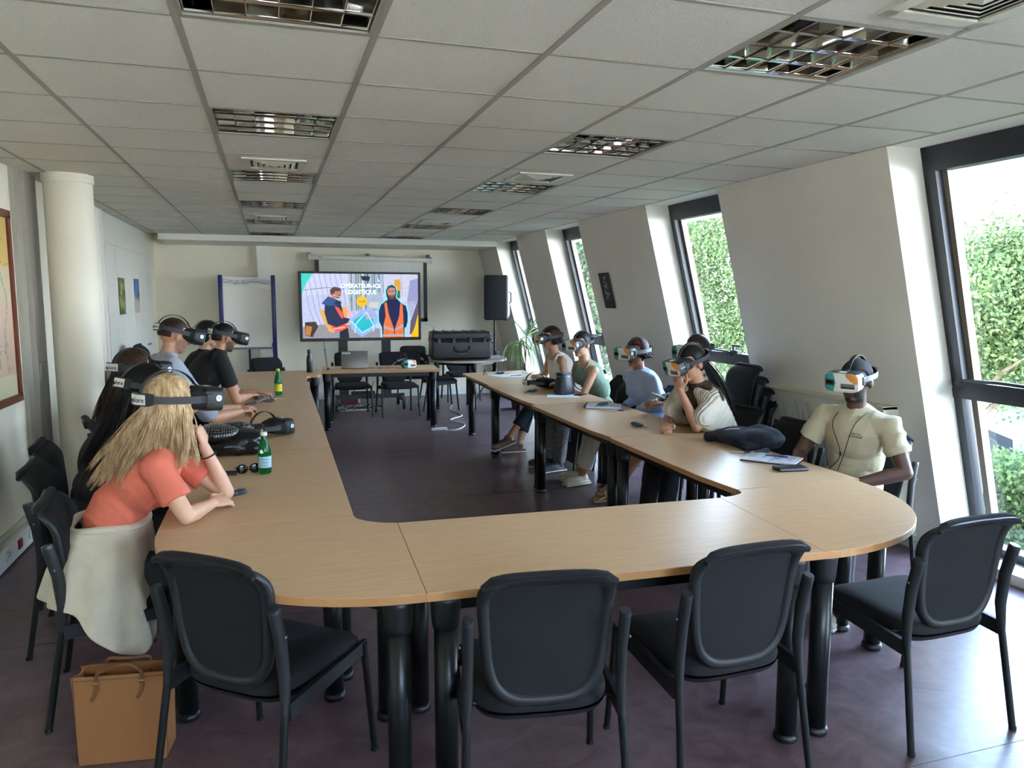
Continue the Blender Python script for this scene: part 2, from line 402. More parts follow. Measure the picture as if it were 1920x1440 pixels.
# window side : piers and windows
WIN = [(-.50, .66), (2.36, 3.53), (5.24, 6.43), (8.05, 9.13), (10.32, 11.36)]
PIER = [(YN, -.50), (.66, 2.36), (3.53, 5.24), (6.43, 8.05), (9.13, 10.32), (11.36, YB)]
b = MB()
for y0, y1 in PIER: sbox(b, y0, y1, 0, 2.5, 0, .315)
for y0, y1 in WIN: sbox(b, y0, y1, 0, .07, .02, .32)
sbox(b, YN, YB, 2.5, 2.62, .24, .5)
st(b.build('wall_right', M_pier))
b = MB()
for y0, y1 in PIER: sbox(b, y0, y1, 0, .07, -.014, 0)
st(b.build('baseboard_right', M_trim))
def window(n, y0, y1):
    f = MB(); O0, O1 = .24, .31
    sbox(f, y0, y0+.055, .07, 2.5, O0, O1); sbox(f, y1-.055, y1, .07, 2.5, O0, O1)
    sbox(f, y0, y1, 2.41, 2.5, O0, O1); sbox(f, y0, y1, .07, .13, O0-.03, O1); sbox(f, y0, y1, 1.04, 1.10, O0-.005, O1)
    w = st(f.build('window_%d' % n, M_frame))
    s = MB()
    a0, a1 = y0+.05, y1-.05
    sbox(s, a0, a0+.05, 1.10, 2.42, O0-.02, O1-.01); sbox(s, a1-.05, a1, 1.10, 2.42, O0-.02, O1-.01)
    sbox(s, a0, a1, 2.36, 2.42, O0-.02, O1-.01); sbox(s, a0, a1, 1.095, 1.15, O0-.02, O1-.01)
    s.build('tilting_sash', M_frame, w)
    s = MB(); sbox(s, a1-.085, a1-.045, .13, 2.37, O0+.03, O0+.085); sbox(s, a0+.045, a0+.06, .13, 2.37, O0+.03, O0+.085); s.build('outer_jamb', mat('anodised_jamb', '#8f8370', .45), w)
    g = MB(); sbox(g, a0+.04, a1-.04, 1.14, 2.37, O0+.03, O0+.034); g.build('glass_pane', M_glass, w)
    g = MB(); sbox(g, a0, a1, .12, 1.05, O0+.03, O0+.034); g.build('glass_pane', M_glass, w)
    h = MB()
    x = wx(1.15, O0-.04)
    h.tube([(x, y1-.12, 1.155), (x-.015, y1-.35, 1.17), (x-.02, y1-.62, 1.165)], .011, 8)
    h.ell((x, y1-.10, 1.14), (.02, .03, .02)); h.box((x-.01, y1-.64, 1.15), (.03, .06, .035))
    h.build('stay_arm', M_black, w)
    h = MB(); h.box((x, (y0+y1)/2-.12, 1.165), (.045, .11, .03)); h.box((x-.02, (y0+y1)/2-.12, 1.20), (.02, .025, .06)); h.rbox((x-.03, (y0+y1)/2-.17, 1.225), (.02, .12, .018), .006)
    h.build('window_handle', M_black, w)
    return w
for i, (y0, y1) in enumerate(WIN): window(i+1, y0, y1)
# radiator
def radiator():
    t = thing('radiator', 'cream panel radiator on the sloping wall behind the man in the cream T-shirt', 'radiator', (wx(.1, -.11), 4.35, .1))
    ca = Matrix.Rotation(-math.atan(WS), 3, 'Y'); Mr = mat('radiator_enamel', '#cfccba', .4)
    def P(y, z, o): return Vector((-WS*z+o, y, z))
    b = MB(); 
    def sb(b, y0, y1, z0, z1, o0, o1):
        vs = [P(y, z, o) for z in (z0, z1) for o, y in ((o0, y0), (o1, y0), (o1, y1), (o0, y1))]
        b.add(vs, [(3, 2, 1, 0), (4, 5, 6, 7), (0, 1, 5, 4), (1, 2, 6, 5), (2, 3, 7, 6), (3, 0, 4, 7)])
    sb(b, -.6, .6, 0, .86, .012, .10); b.build('core', Mr, t)
    n = 20
    for i in range(n):
        q = MB(); y = -.6+1.2*(i+.5)/n; sb(q, y-.019, y+.019, .05, .80, -.004, .014); q.build('flute', Mr, t)
    q = MB(); sb(q, -.61, .61, .845, .865, -.006, .11); sb(q, -.61, -.6, 0, .86, -.004, .11); sb(q, .6, .61, 0, .86, -.004, .11); q.build('top_grille', mat('radiator_trim', '#c4c0a8', .4), t)
    q = MB(); q.tube([P(.63, .08, .05), P(.72, .08, .05), P(.72, -.05, .05)], .009, 8); q.build('pipe', Mr, t)
    for y in (-.45, .45):
        q = MB(); sb(q, y-.02, y+.02, .1, .7, .09, .12); q.build('bracket', Mr, t)
radiator()
# left wall: rails, panel joints, column, cupboards
b = MB()
b.bx(XL, XL+.03, 5.86, 5.98, .0, 2.5); b.bx(XL, XL+.06, 5.98, 6.12, 0, 2.5); b.bx(XL, XL+.045, 6.14, 6.30, 0, 2.5)
st(b.build('trim_3', mat('partition_rail', '#a39e90', .5)))
b = MB()
for z in (.45, 1.12): b.rbox((XL+.065, 6.05, z), (.02, .06, .14), .006)
st(b.build('trim_4', mat('latch_grey', '#8d8a80', .4)))
b = MB(); b.bx(XL, XL+.03, 7.95, 8.06, 0, 2.5); b.tube([(XL+.05, 8.16, 0), (XL+.05, 8.16, 2.5)], .022, 10); b.tube([(XL+.05, 8.27, 0), (XL+.05, 8.27, 2.5)], .018, 10); b.bx(XL, XL+.07, 8.36, 8.45, 0, 2.5)
st(b.build('trim_5', M_white))
st(MB().lathe([(.155, 0), (.155, 2.5)], (-1.335, 6.15, 0), 48).lathe([(.165, 2.44), (.165, 2.5)], (-1.335, 6.15, 0), 48).build('column', M_wall))
def cupboard():
    t = thing('wall_cupboard', 'row of tall white cupboard doors along the left wall beyond the column', 'cupboard', (XL, 8.5, 0))
    Mc = mat('cupboard_white', '#d6d4c8', .45)
    MB().bx(0, .05, 0, 3.0, 0, 2.5).build('carcass', Mc, t)
    MB().bx(.05, .062, 0, 3.0, 2.19, 2.49).build('fascia', Mc, t)
    for i in range(6):
        d = MB().rbox((.06, .25+.5*i, 1.12), (.018, .488, 2.10), .003, seg=1, smooth=False).build('door', Mc, t)
        if i % 2 == 0: MB().rbox((.078, .25+.5*i+.19, 1.02), (.02, .10, .022), .005).build('handle', M_grey, d)
        else: MB().rbox((.078, .25+.5*i-.19, 1.02), (.02, .10, .022), .005).build('handle', M_grey, d)
cupboard()
# trunking on the left wall with sockets
def trunking():
    t = thing('cable_trunking', 'white cable trunking with sockets running along the foot of the left wall', 'trunking', (XL, 1.0, 0))
    b = MB().rbox((.025, 2.4, .075), (.05, 4.9, .13), .004, smooth=False, seg=1); b.build('channel', M_trim, t)
    MB().bx(0, .012, -.05, 4.86, .15, .19).build('upper_strip', mat('cream_strip', '#b9b396', .6), t)
    for y, c in ((3.90, M_trim), (4.14, M_trim), (4.37, mat('red_socket', '#8f1a1c', .4)), (4.60, M_trim), (4.68, M_trim), (3.3, M_trim)):
        s = MB().rbox((.053, y, .085), (.012, .065, .06), .003, smooth=False, seg=1).build('socket', c, t)
        if c is M_trim:
            h = MB()
            for dy in (-.012, .012): h.lathe([(.005, 0), (.005, .003)], (.058, y+dy, .085), 8, rot=Matrix.Rotation(PI/2, 3, 'Y'))
            h.tube([(.058, y, .10), (.064, y, .10)], .003, 6); h.build('socket_holes', M_grey, s)
trunking()
b = MB().bx(XL+.0, 4.0, YB-.02, YB, 0, .11); st(b.build('baseboard_back', M_trim))
st(MB().bx(XL, XL+.012, YN, 1.0, 0, .1).build('baseboard_left', M_trim))
st(MB().bx(-.17, .03, YB-.13, YB, 0, 2.42).build('trim_6', M_white))
# ------------------------------------------------------------------ tables
LEGME = {}
def leg_parts(t, x, y, top=.712, r=.038, square=False):
    k = (round(top, 3), r)
    if k not in LEGME:
        LEGME[k] = (MB().lathe([(r, .03), (r, top-.09)], n=20).mesh('leg', M_legs),
                    MB().lathe([(r+.004, top-.11), (r+.007, top-.09), (r+.012, top-.02), (r+.014, top)], n=20).mesh('collar', M_black),
                    MB().lathe([(r+.003, 0), (r+.007, .006), (r+.007, .018), (r+.001, .030)], n=20).mesh('foot', M_black))
    a, c, f = LEGME[k]
    l = link('leg', a, t, (x, y, 0)); link('collar', c, l); link('foot', f, l)
def table(label, poly, legs, z=.74, th=.028, mt=None, me=None, r=.038, rail=True, group='beech conference tables pushed into a U'):
    cx = sum(p[0] for p in poly)/len(poly); cy = sum(p[1] for p in poly)/len(poly)
    t = thing('conference_table', label, 'table', (cx, cy, 0), 0, group)
    P = [(x-cx, y-cy) for x, y in poly]
    # inset core + edge band
    def inset(P, d):
        o = []; n = len(P); A = sum(P[i][0]*P[(i+1) % n][1]-P[(i+1) % n][0]*P[i][1] for i in range(n)); sg = 1 if A > 0 else -1
        for i in range(n):
            a, b_, c = Vector(P[i-1]), Vector(P[i]), Vector(P[(i+1) % n]); e1 = (b_-a).normalized(); e2 = (c-b_).normalized()
            n1 = Vector((-e1.y, e1.x))*sg; n2 = Vector((-e2.y, e2.x))*sg; m = n1+n2; L = max(m.dot(m)/2, .3); q = b_+m*d/L; o.append((q.x, q.y))
        return o
    P1 = inset(P, .0015)
    MB().prism(P1, z-th, z).build('tabletop', mt or M_wood, t)
    n = len(P); vs = []; prof = ((0, z-th-.001), (0, z-.002)); O = P
    Pi = inset(P, .004)
    vs = [(*p, z-th-.0012) for p in Pi]+[(*p, z-th+.001) for p in P]+[(*p, z-.003) for p in P]+[(*p, z-.0008) for p in inset(P, .0014)]
    MB().add(vs, [(r_*n+i, r_*n+(i+1) % n, (r_+1)*n+(i+1) % n, (r_+1)*n+i) for r_ in range(3) for i in range(n)]).build('edge_band', me or M_edge, t)
    L = [(x-cx, y-cy) for x, y in legs]
    for x, y in L: leg_parts(t, x, y, z-th, r)
    if rail and len(L) >= 4:
        q = MB()
        for i in range(len(L)):
            a, c = Vector((*L[i], z-th-.03)), Vector((*L[(i+1) % len(L)], z-th-.03)); d = (c-a); an = math.atan2(d.y, d.x)
            q.box((a+c)/2, (d.length-.05, .025, .045), Matrix.Rotation(an, 3, 'Z'))
        q.build('under_frame', M_legs, t)
    return t
def arc_ell(cx, cy, rx, ry, a0, a1, n, e=2.0):
    o = []
    for i in range(n+1):
        a = math.radians(a0+(a1-a0)*i/n); c, s = math.cos(a), math.sin(a)
        o.append((cx+rx*math.copysign(abs(c)**(2/e), c), cy+ry*math.copysign(abs(s)**(2/e), s)))
    return o
# front corner, left
table('rounded corner table at the front left, beside the woman in the coral T-shirt',
      arc_ell(.43, 3.125, .88, .92, 180, 270, 26)+[(.46, 2.962), (.41, 2.979), (.352, 3.02), (.312, 3.07), (.302, 3.125)][0:5],
      [(-.36, 3.05), (.35, 2.27), (.39, 2.82), (.20, 3.03)])
table('long front table nearest the camera, with a blue window reflection on it',
      [(.46, 2.962), (.43, 2.203), (1.87, 2.15), (1.925, 2.90)], [(.50, 2.26), (1.79, 2.22), (1.86, 2.82), (.52, 2.84)])
table('rounded corner table at the front right, beside the man in the cream T-shirt',
      [(1.925, 2.90), (1.87, 2.15)]+arc_ell(1.90, 3.0, .86, .855, -88, 0, 26, 2.15)+[(2.085, 3.0), (2.08, 2.965), (2.055, 2.935), (2.0, 2.915)],
      [(1.93, 2.225), (2.05, 2.84), (2.66, 2.93), (2.66, 2.72)], rail=False)
lt = [(3.13, 4.60, 'left-row table where the woman in the coral T-shirt leans, with a green bottle on it'), (4.605, 6.02, 'left-row table carrying the black perforated handbag'),
      (6.025, 7.32, 'left-row table in front of the man in the grey shirt'), (7.325, 8.80, 'left-row table with the yellow-capped bottle on its near edge')]
for y0, y1, lb in lt:
    table(lb, [(-.45, y0), (.302+(y0-3)*.010, y0), (.302+(y1-3)*.010, y1), (-.45, y1)], [(-.39, y0+.06), (.25+(y0-3)*.01, y0+.06), (.25+(y0-3)*.01, y1-.07), (-.39, y1-.07)])
table('far end table of the left row, with a black flask standing on it', [(-.45, 8.805), (.365, 8.805), (.385, 8.93), (.42, 8.975), (.50, 8.985), (.53, 9.01), (.535, 9.07), (.535, 9.62), (-.45, 9.62)],
      [(.47, 9.07), (.47, 9.55), (-.38, 9.55), (-.38, 8.9)])
rt = [(3.005, 4.40, 0, 'right-row table with the open notebook and the dark jacket on it'), (4.405, 5.95, .0, 'right-row table where the woman in the knitted cream shawl leans'),
      (5.955, 7.40, .03, 'right-row table carrying the small black bucket bag')]
for y0, y1, dx, lb in rt:
    table(lb, [(2.085+dx, y0), (2.80+dx, y0), (2.80+dx, y1), (2.055+dx+.03, y1), (2.04+dx+.03, y1-.02), (2.06+dx, y0+.3)], [(2.14+dx, y0+.07), (2.74+dx, y0+.07), (2.74+dx, y1-.07), (2.14+dx, y1-.07)])
table('far end table of the right row, with papers and a pen on it', [(2.12, 7.405), (2.86, 7.405), (2.98, 8.85), (2.16, 8.70), (2.145, 8.62)], [(2.2, 7.47), (2.80, 7.47), (2.88, 8.74), (2.25, 8.62)])
table('presenter table under the screen, with the laptop on it', [(.56, 9.38), (2.0, 9.24), (2.07, 9.93), (.63, 10.08)], [(.63, 9.45), (1.93, 9.32), (1.99, 9.86), (.69, 10.0)], group='small tables at the far end')
table('small rounded grey table holding the big black flight case', [(2.12, 11.15)]+arc_ell(2.75, 10.9, .62, .62, 190, 345, 16)+[(3.38, 11.25)], [(2.30, 10.82), (2.75, 10.38), (3.18, 10.80), (2.85, 11.12)], mt=M_greytop, me=mat('pale_edge', '#a79a8c', .4), r=.03, group='small tables at the far end')
# ------------------------------------------------------------------ chairs
def chair_proto():
    t = thing('meeting_chair', 'x', 'chair', (0, 0, 0), 0)
    def outline(n=40):
        o = []
        for i in range(n):
            a = 2*PI*i/n; c, s = math.cos(a), math.sin(a); e = 2/(6.5 if s > 0 else 4.2)
            x = math.copysign(abs(c)**e, c); v = math.copysign(abs(s)**e, s)
            o.append((x, v))
        return o
    O = outline(56); zc, hz = .642, .212
    def surf(x, v):  # v -1..1
        z = zc+hz*v; w = .197+.018*v-(.018*max(0, -v)**3)
        X = x*w; y = -.172-.035*(v+1)/2-.05*max(0, (v-.45)/.55)**2.2+.30*(X*X)*(1-max(0, v)**3)-.5*X*X*max(0, v)**4
        if v < -.5: z -= .010*(1-(X/.2)**2)
        return X, y, z
    def ring_solid(prof, mi=0, name='p', m=None, closed=True):
        vs = []; n = len(O); b = MB()
        for s_, off in prof:
            for x, v in O:
                X, y, z = surf(x*s_, v*s_); vs.append((X, y+off, z))
        fs = [(r*n+i, r*n+(i+1) % n, (r+1)*n+(i+1) % n, (r+1)*n+i) for r in range(len(prof)-1) for i in range(n)]
        b.add(vs, fs, 0, True); return b.build(name, m, t)
    ring_solid([(.002, .030), (.3, .030), (.6, .028), (.85, .024), (.95, .016), (.985, .006), (.99, -.002), (.95, -.006)], name='backrest_pad', m=M_fab)
    ring_solid([(.97, .004), (1.0, -.002), (1.01, -.010), (1.0, -.020), (.965, -.026), (.90, -.026), (.86, -.022), (.83, -.012), (.82, -.004)], name='back_frame', m=M_shell)
    ring_solid([(.85, -.006), (.84, -.014), (.6, -.015), (.3, -.015), (.002, -.015)], name='back_panel', m=M_fab)
    # top roll
    b = MB(); pts = [];
    for i in range(13):
        x = -1+2*i/12; X, y, z = surf(x*.93, .95); pts.append((X, y-.004, z+.004-(.02*abs(x)**6)))
    b.tube(pts, [.010]+[.019]*11+[.010], 10, flat=1); b.build('top_roll', M_fab, t)
    # seat
    def seat_ring(prof, name, m):
        vs = []; n = len(O)
        for s_, dz in prof:
            for x, v in O:
                X = x*s_*(.228+.012*v*s_); y = .035+v*s_*.225; z = .452+dz-.020*max(0, v*s_-.4)**2*2.2-.012*max(0, -(v*s_))+.10*X*X
                vs.append((X, y, z))
        b = MB(); b.add(vs, [(r*n+i, r*n+(i+1) % n, (r+1)*n+(i+1) % n, (r+1)*n+i) for r in range(len(prof)-1) for i in range(n)], 0, True); b.build(name, m, t)
    seat_ring([(.002, .012), (.5, .010), (.8, .008), (.93, 0), (.985, -.012), (1, -.026), (.985, -.040), (.95, -.044)], 'seat', M_fab)
    vs = []; n = len(O); prof = [(.97, -.036, 0), (.93, -.055, 0), (.80, -.075, 0), (.5, -.085, -.035), (.002, -.085, -.05)]
    for s_, dz, dy in prof:
        for x, v in O: vs.append((x*s_*.226, .035+v*s_*.225+dy, .452+dz-.025*max(0, -v*s_)))
    b = MB(); b.add(vs, [(r*n+i, r*n+(i+1) % n, (r+1)*n+(i+1) % n, (r+1)*n+i) for r in range(len(prof)-1) for i in range(n)], 0, True); b.build('seat_shell', M_shell, t)
    for s in (-1, 1):
        b = MB(); b.tube([(s*.262, .255, 0), (s*.250, .215, .425)], [.0125, .0135], 10); l = b.build('leg', M_legs, t)
        MB().lathe([(.014, 0), (.014, .012)], (s*.262, .255, 0), 10).build('foot_cap', M_rubber, l)
        b = MB(); b.tube([(s*.255, -.262, 0), (s*.236, -.188, .45)], [.0125, .0135], 10); l = b.build('leg', M_legs, t)
        MB().lathe([(.014, 0), (.014, .012)], (s*.255, -.262, 0), 10).build('foot_cap', M_rubber, l)
        b = MB(); b.tube([(s*.239, -.198, .38), (s*.235, -.190, .48), (s*.234, -.200, .60), (s*.236, -.226, .712)], [.016, .021, .022, .022], 14, flat=.8); u = b.build('upright', M_shell, t)
        MB().lathe([(.004, 0), (.004, .004)], (s*.256, -.206, .63), 8, rot=Matrix.Rotation(s*PI/2, 3, 'Y')).build('screw', M_grey, u)
        MB().tube([(s*.236, -.226, .711), (s*.236, -.229, .723)], [.0222, .020], 14, flat=.8).build('end_cap', M_grey if False else mat('cap_grey', '#20262a', .4), u)
        b = MB(); vs = []
        for x in (s*.236, s*.254):
            for y, z in ((-.190, .352), (-.190, .408), (.232, .432), (.232, .388)): vs.append((x, y, z))
        b.add(vs, [(0, 1, 2, 3), (7, 6, 5, 4), (0, 4, 5, 1), (1, 5, 6, 2), (2, 6, 7, 3), (3, 7, 4, 0)]); b.build('side_rail', M_shell, t)
    MB().tube([(-.24, -.08, .385), (.24, -.08, .385)], .010, 8).build('cross_bar', M_legs, t); MB().tube([(-.245, .17, .395), (.245, .17, .395)], .012, 8).build('cross_bar', M_legs, t)
    return t
CH0 = chair_proto(); CHM = childmap(); CHN = [0]
def chair(x, y, rz, label, group='black meeting chairs', z=0, tilt=0):
    rz = math.radians(rz)
    if CHN[0] == 0:
        CH0.location = (x, y, z); CH0.rotation_euler = (math.radians(tilt), 0, rz); CH0['label'] = label; CH0['group'] = group; CHN[0] = 1; return CH0
    return copy_tree(CH0, label, group, (x, y, z), (math.radians(tilt), 0, rz), CHM)
chair(-.625, 3.385, -84, 'black chair under the woman in the coral T-shirt', 'occupied chairs')
chair(-.055, 2.59, -40, 'empty black chair turned sideways at the front left corner, behind it the tan bag', 'empty chairs at the front')
chair(.780, 2.205, -9, 'empty black chair in the middle of the foreground, back squarely to the camera', 'empty chairs at the front')
chair(1.45, 2.24, 2, 'empty black chair in the foreground, second from the right', 'empty chairs at the front')
chair(2.40, 2.26, 2, 'empty black chair at the front right corner, nearest the big window', 'empty chairs at the front')
# ------------------------------------------------------------------ people
def basis(az, pitch=0, roll=0):
    a, p = math.radians(az), math.radians(pitch)
    f = Vector((math.cos(a)*math.cos(p), math.sin(a)*math.cos(p), -math.sin(p))); l = Vector((-math.sin(a), math.cos(a), 0)); u = f.cross(l)
    if roll: R = Matrix.Rotation(math.radians(roll), 3, f); l = R@l; u = R@u
    return f, l, u
def M3(f, l, u): return Matrix((f, l, u)).transposed()
def skin(name, c): return mat(name, c, .5, noise_amt=.06, nscale=25, bump=.05, bscale=300)
def beard_skin(ms, bm):
    nm = ms.name+'_'+bm.name
    if nm in MATS: return MATS[nm]
    m = ms.copy(); m.name = nm; nt = m.node_tree; b = nt.nodes['Principled BSDF']; src = b.inputs['Base Color'].links[0].from_socket
    mx = nt.nodes.new('ShaderNodeMix'); mx.data_type = 'RGBA'; at = nt.nodes.new('ShaderNodeAttribute'); at.attribute_name = 'beard'
    nt.links.new(at.outputs['Fac'], mx.inputs[0]); nt.links.new(src, mx.inputs[6]); mx.inputs[7].default_value = bm.node_tree.nodes['Principled BSDF'].inputs['Base Color'].default_value
    nt.links.new(mx.outputs[2], b.inputs['Base Color']); MATS[nm] = m; return m
TIPS = []
def hand(mb, W, d, n, size=1.0, curl=(.5, .7), side=1, thumb=.5):
    """palm from wrist W along d, n = back-of-hand normal; side = +1 thumb toward d x n"""
    d = Vector(d).normalized(); n = Vector(n); n = (n-d*n.dot(d)).normalized(); s = d.cross(n)*side
    R = Matrix((s, d, n)).transposed(); k = size
    mb.ell(W+d*.045*k, (.038*k, .052*k, .014*k), R); mb.ell(W+d*.07*k, (.040*k, .026*k, .012*k), R)
    mb.ell(W+d*.03*k+s*.018*k, (.018*k, .032*k, .017*k), R)
    for i, (o, L) in enumerate(((.030, .072), (.010, .080), (-.010, .074), (-.029, .058))):
        b = W+d*(.086-.006*abs(i-1.3))*k+s*o*k; r = (.0088, .009, .0086, .0076)[i]*k
        a1 = curl[0]*(1+.07*i); a2 = a1+curl[1]; a3 = a2+curl[1]*.7
        def dr(a, sp=(.10, .03, -.04, -.12)[i]): return (d*math.cos(a)-n*math.sin(a)+s*sp).normalized()
        p1 = b+dr(a1)*L*.45*k; p2 = p1+dr(a2)*L*.32*k; p3 = p2+dr(a3)*L*.24*k
        TIPS.append((p3, dr(a3), r, n*math.cos(a3)+d*math.sin(a3)))
        mb.cone(b-d*.012*k, p1, r*1.08, r, 10); mb.cone(p1, p2, r, r*.92, 10); mb.cone(p2, p3, r*.92, r*.8, 10)
    b = W+d*.022*k+s*.030*k; q1 = b+(d*.55+s*.75-n*.25*thumb).normalized()*.036*k; q2 = q1+(d*.9+s*(.35-.5*thumb)-n*.5*thumb).normalized()*.032*k; q3 = q2+(d*.9+s*(.0-.5*thumb)-n*.5*thumb).normalized()*.022*k
    mb.cone(b, q1, .013*k, .011*k, 10); mb.cone(q1, q2, .011*k, .0095*k, 10); mb.cone(q2, q3, .0095*k, .0085*k, 10)
    return p3
def bend(a, b, la, lb, hint):
    a, b = Vector(a), Vector(b); d = b-a; D = min(d.length, (la+lb)*.999); x = (la*la-lb*lb+D*D)/(2*D); h = math.sqrt(max(la*la-x*x, 0))
    u = d.normalized(); hv = Vector(hint); hv = (hv-u*hv.dot(u)).normalized(); return a+u*x+hv*h
class Fig: pass
def figure(label, pel, az, head, haz, hp=0, hroll=0, sk='#c99c80', skn='skin_light', shw=.175, fat=1.0, female=False, sex=None,
           shirt=None, sleeve=.5, pants=None, elbL=None, elbR=None, hanL=None, hanR=None, hdL=None, hdR=None, hnL=None, hnR=None, curlL=(.5, .7), curlR=(.5, .7),
           knee=None, feet=None, twist=0, vox=.007, shirt_mat=None, pants_mat=None, pleg=1.0, shoes='#d8d4ca', straps=False, beard=None, beard_mat=None, sleeves_long=False,
           tank=False, fold=.004, hs=1.0, shoe=True, Poff=.55, nk=.090):
    g = Fig(); f, l, u0 = basis(az); P = Vector((pel[0], pel[1], Poff)); H = Vector(head); hf, hl, hu = basis(haz, hp, hroll)
    hh = Vector((hf.x, hf.y, 0)).normalized()
    N = H-hu*.085*hs-hf*.03-Vector((0, 0, nk))
    g.P, g.N, g.H, g.hf, g.hl, g.hu = P, N, H, hf, hl, hu
    S = (N-P); up = S.normalized(); fl = (f-up*f.dot(up)).normalized()
    ft, lt_, _ = basis(az+twist); ls = (lt_-up*lt_.dot(up)*.6).normalized()
    mid = P+S*.40-fl*.045; che = P+S*.73-fl*.015
    shL = N-up*.062+ls*shw; shR = N-up*.062-ls*shw
    R1 = M3(fl, l, up); R2 = Matrix((fl, ls, fl.cross(ls))).transposed()
    RH = M3(hf, hl, hu)
    root = thing('person', label, 'person', (P.x, P.y, 0)); o0 = Vector((P.x, P.y, 0)); g.root = root
    def L(p): return Vector(p)-o0
    body = MB()
    body.ell(L(P), (.115*fat, .165*fat, .11), R1); body.ell(L(mid), (.095*fat, .135*fat, .15), R1); body.ell(L(che), (.105*fat, .155, .17), R2)
    body.cone(L(shL-up*.01), L(shR-up*.01), .046, .046); body.cone(L(N-up*.04), L(H-hu*.06-hf*.01), .054, .050)
    # head
    h = L(H)
    body.ell(h-hf*.014*hs+hu*.022*hs, (.094*hs, .076*hs, .092*hs), RH, 24, 16); body.ell(h+hf*.022*hs-hu*.030*hs, (.068*hs, .060*hs, .084*hs), RH, 24, 16)
    body.ell(h+hf*.060*hs-hu*.096*hs, (.024*hs, .030*hs, .020*hs), RH); body.ell(h+hf*.02*hs-hu*.075*hs, (.052*hs, .054*hs, .036*hs), RH)
    body.cone(h+hf*.080*hs+hu*.004*hs, h+hf*.104*hs-hu*.034*hs, .009*hs, .013*hs, 10); body.ell(h+hf*.088*hs-hu*.040*hs, (.014*hs, .019*hs, .009*hs), RH, 10, 8)
    body.ell(h+hf*.081*hs-hu*.064*hs, (.010*hs, .024*hs, .006*hs), RH, 10, 8); body.ell(h+hf*.080*hs-hu*.073*hs, (.010*hs, .020*hs, .007*hs), RH, 10, 8)
    for s in (-1, 1):
        body.ell(h-hf*.006*hs+hl*s*.080*hs-hu*.014*hs, (.019*hs, .010*hs, .031*hs), RH@Matrix.Rotation(-s*.35, 3, 'Z'), 12, 8)
        body.ell(h+hf*.055*hs+hl*s*.030*hs-hu*.030*hs, (.024*hs, .020*hs, .020*hs), RH, 10, 8)
    # arms
    arms = {}
    for nm, sh, el, ha, sg in (('L', shL, elbL, hanL, 1), ('R', shR, elbR, hanR, -1)):
        if ha is None: ha = P+f*.34+l*sg*.10+Vector((0, 0, .12))
        ha = Vector(ha)
        if el is None: el = bend(sh, ha, .28, .25, -f*.3+l*sg*.8-Vector((0, 0, .8)))
        el = Vector(el); arms[nm] = (sh, el, ha)
        k = .92 if female else 1.06
        body.cone(L(sh), L(sh.lerp(el, .55)), .046*k, .043*k); body.cone(L(sh.lerp(el, .5)), L(el), .043*k, .036*k)
        body.cone(L(el), L(el.lerp(ha, .35)), .037*k, .038*k); body.cone(L(el.lerp(ha, .35)), L(ha), .037*k, .024*k)
        dd = (hdL if nm == 'L' else hdR) or (ha-el); nn = (hnL if nm == 'L' else hnR) or Vector((0, 0, 1))
        hand(body, L(ha), dd, nn, (.95 if female else 1.04), curlL if nm == 'L' else curlR, side=(-1 if nm == 'R' else 1))
    g.arms = arms
    # legs
    hips = [P+l*s*.085 for s in (1, -1)]; legs = []
    knee = knee or [None, None]; feet = feet or [None, None]
    for i, s in enumerate((1, -1)):
        ft_ = Vector(feet[i]) if feet[i] else P+f*.50+l*s*.11-Vector((0, 0, P.z-.085))
        kn = Vector(knee[i]) if knee[i] else bend(hips[i], ft_, .44, .43, Vector((0, 0, 1))+f*.2)
        legs.append((hips[i], kn, ft_))
        body.cone(L(hips[i]), L(kn), .082*fat, .055); body.cone(L(kn), L(kn.lerp(ft_, .35)), .054, .053); body.cone(L(kn.lerp(ft_, .35)), L(ft_), .053, .034)
        fd = (f+l*s*.15).normalized()
        if ft_.z > .12: fd = (fd*.9-Vector((0, 0, .25))).normalized()
        body.cone(L(ft_-Vector((0, 0, .02))), L(ft_+fd*.12-Vector((0, 0, .045))), .036, .028); body.ell(L(ft_+fd*.14-Vector((0, 0, .048))), (.055, .04, .022), Matrix.Rotation(math.atan2(fd.y, fd.x), 3, 'Z'))
        body.ell(L(ft_-fd*.02-Vector((0, 0, .045))), (.035, .033, .035))
        g.fd = fd; legs[-1] = legs[-1]+(fd,)
    g.legs = legs
    ms = skin(skn, sk); lips = mat('lips_'+skn, tuple(a*b_ for a, b_ in zip(lin(sk)[:3], (.72, .42, .42)))+(1,), .5)
    hl_, hloc = L(H), None
    def col(c):
        d = c-np.array(h[:]); a = d@np.array(hf[:]); b_ = d@np.array(hl[:]); c_ = d@np.array(hu[:])
        lp = (a > .080*hs) & (c_ < -.056*hs) & (c_ > -.080*hs) & (abs(b_) < .026*hs)
        o = lp.astype(int)
        return o
    g.body = remesh(body, 'body', vox, [beard_skin(ms, beard_mat) if beard_mat else ms, lips], root, smooth=3, color=col)
    if beard_mat:
        me = g.body.data; co = np.empty(len(me.vertices)*3, 'f'); me.vertices.foreach_get('co', co); d = co.reshape(-1, 3)-np.array(h[:]); a = d@np.array(hf[:])/hs; b_ = np.abs(d@np.array(hl[:]))/hs; c_ = d@np.array(hu[:])/hs
        mn = np.minimum; A = mn(-.050-c_, a-.035); B = mn(mn(-.022-c_, b_-.046), mn(a+.004, .062-a)); D = np.maximum(np.maximum(A, B), mn(-.062-c_, a))
        D = mn(mn(D, c_+.122), a+.012); lipm = mn(mn(a-.078, -.056-c_), mn(c_+.079, .024-b_)); D = mn(D, -lipm)
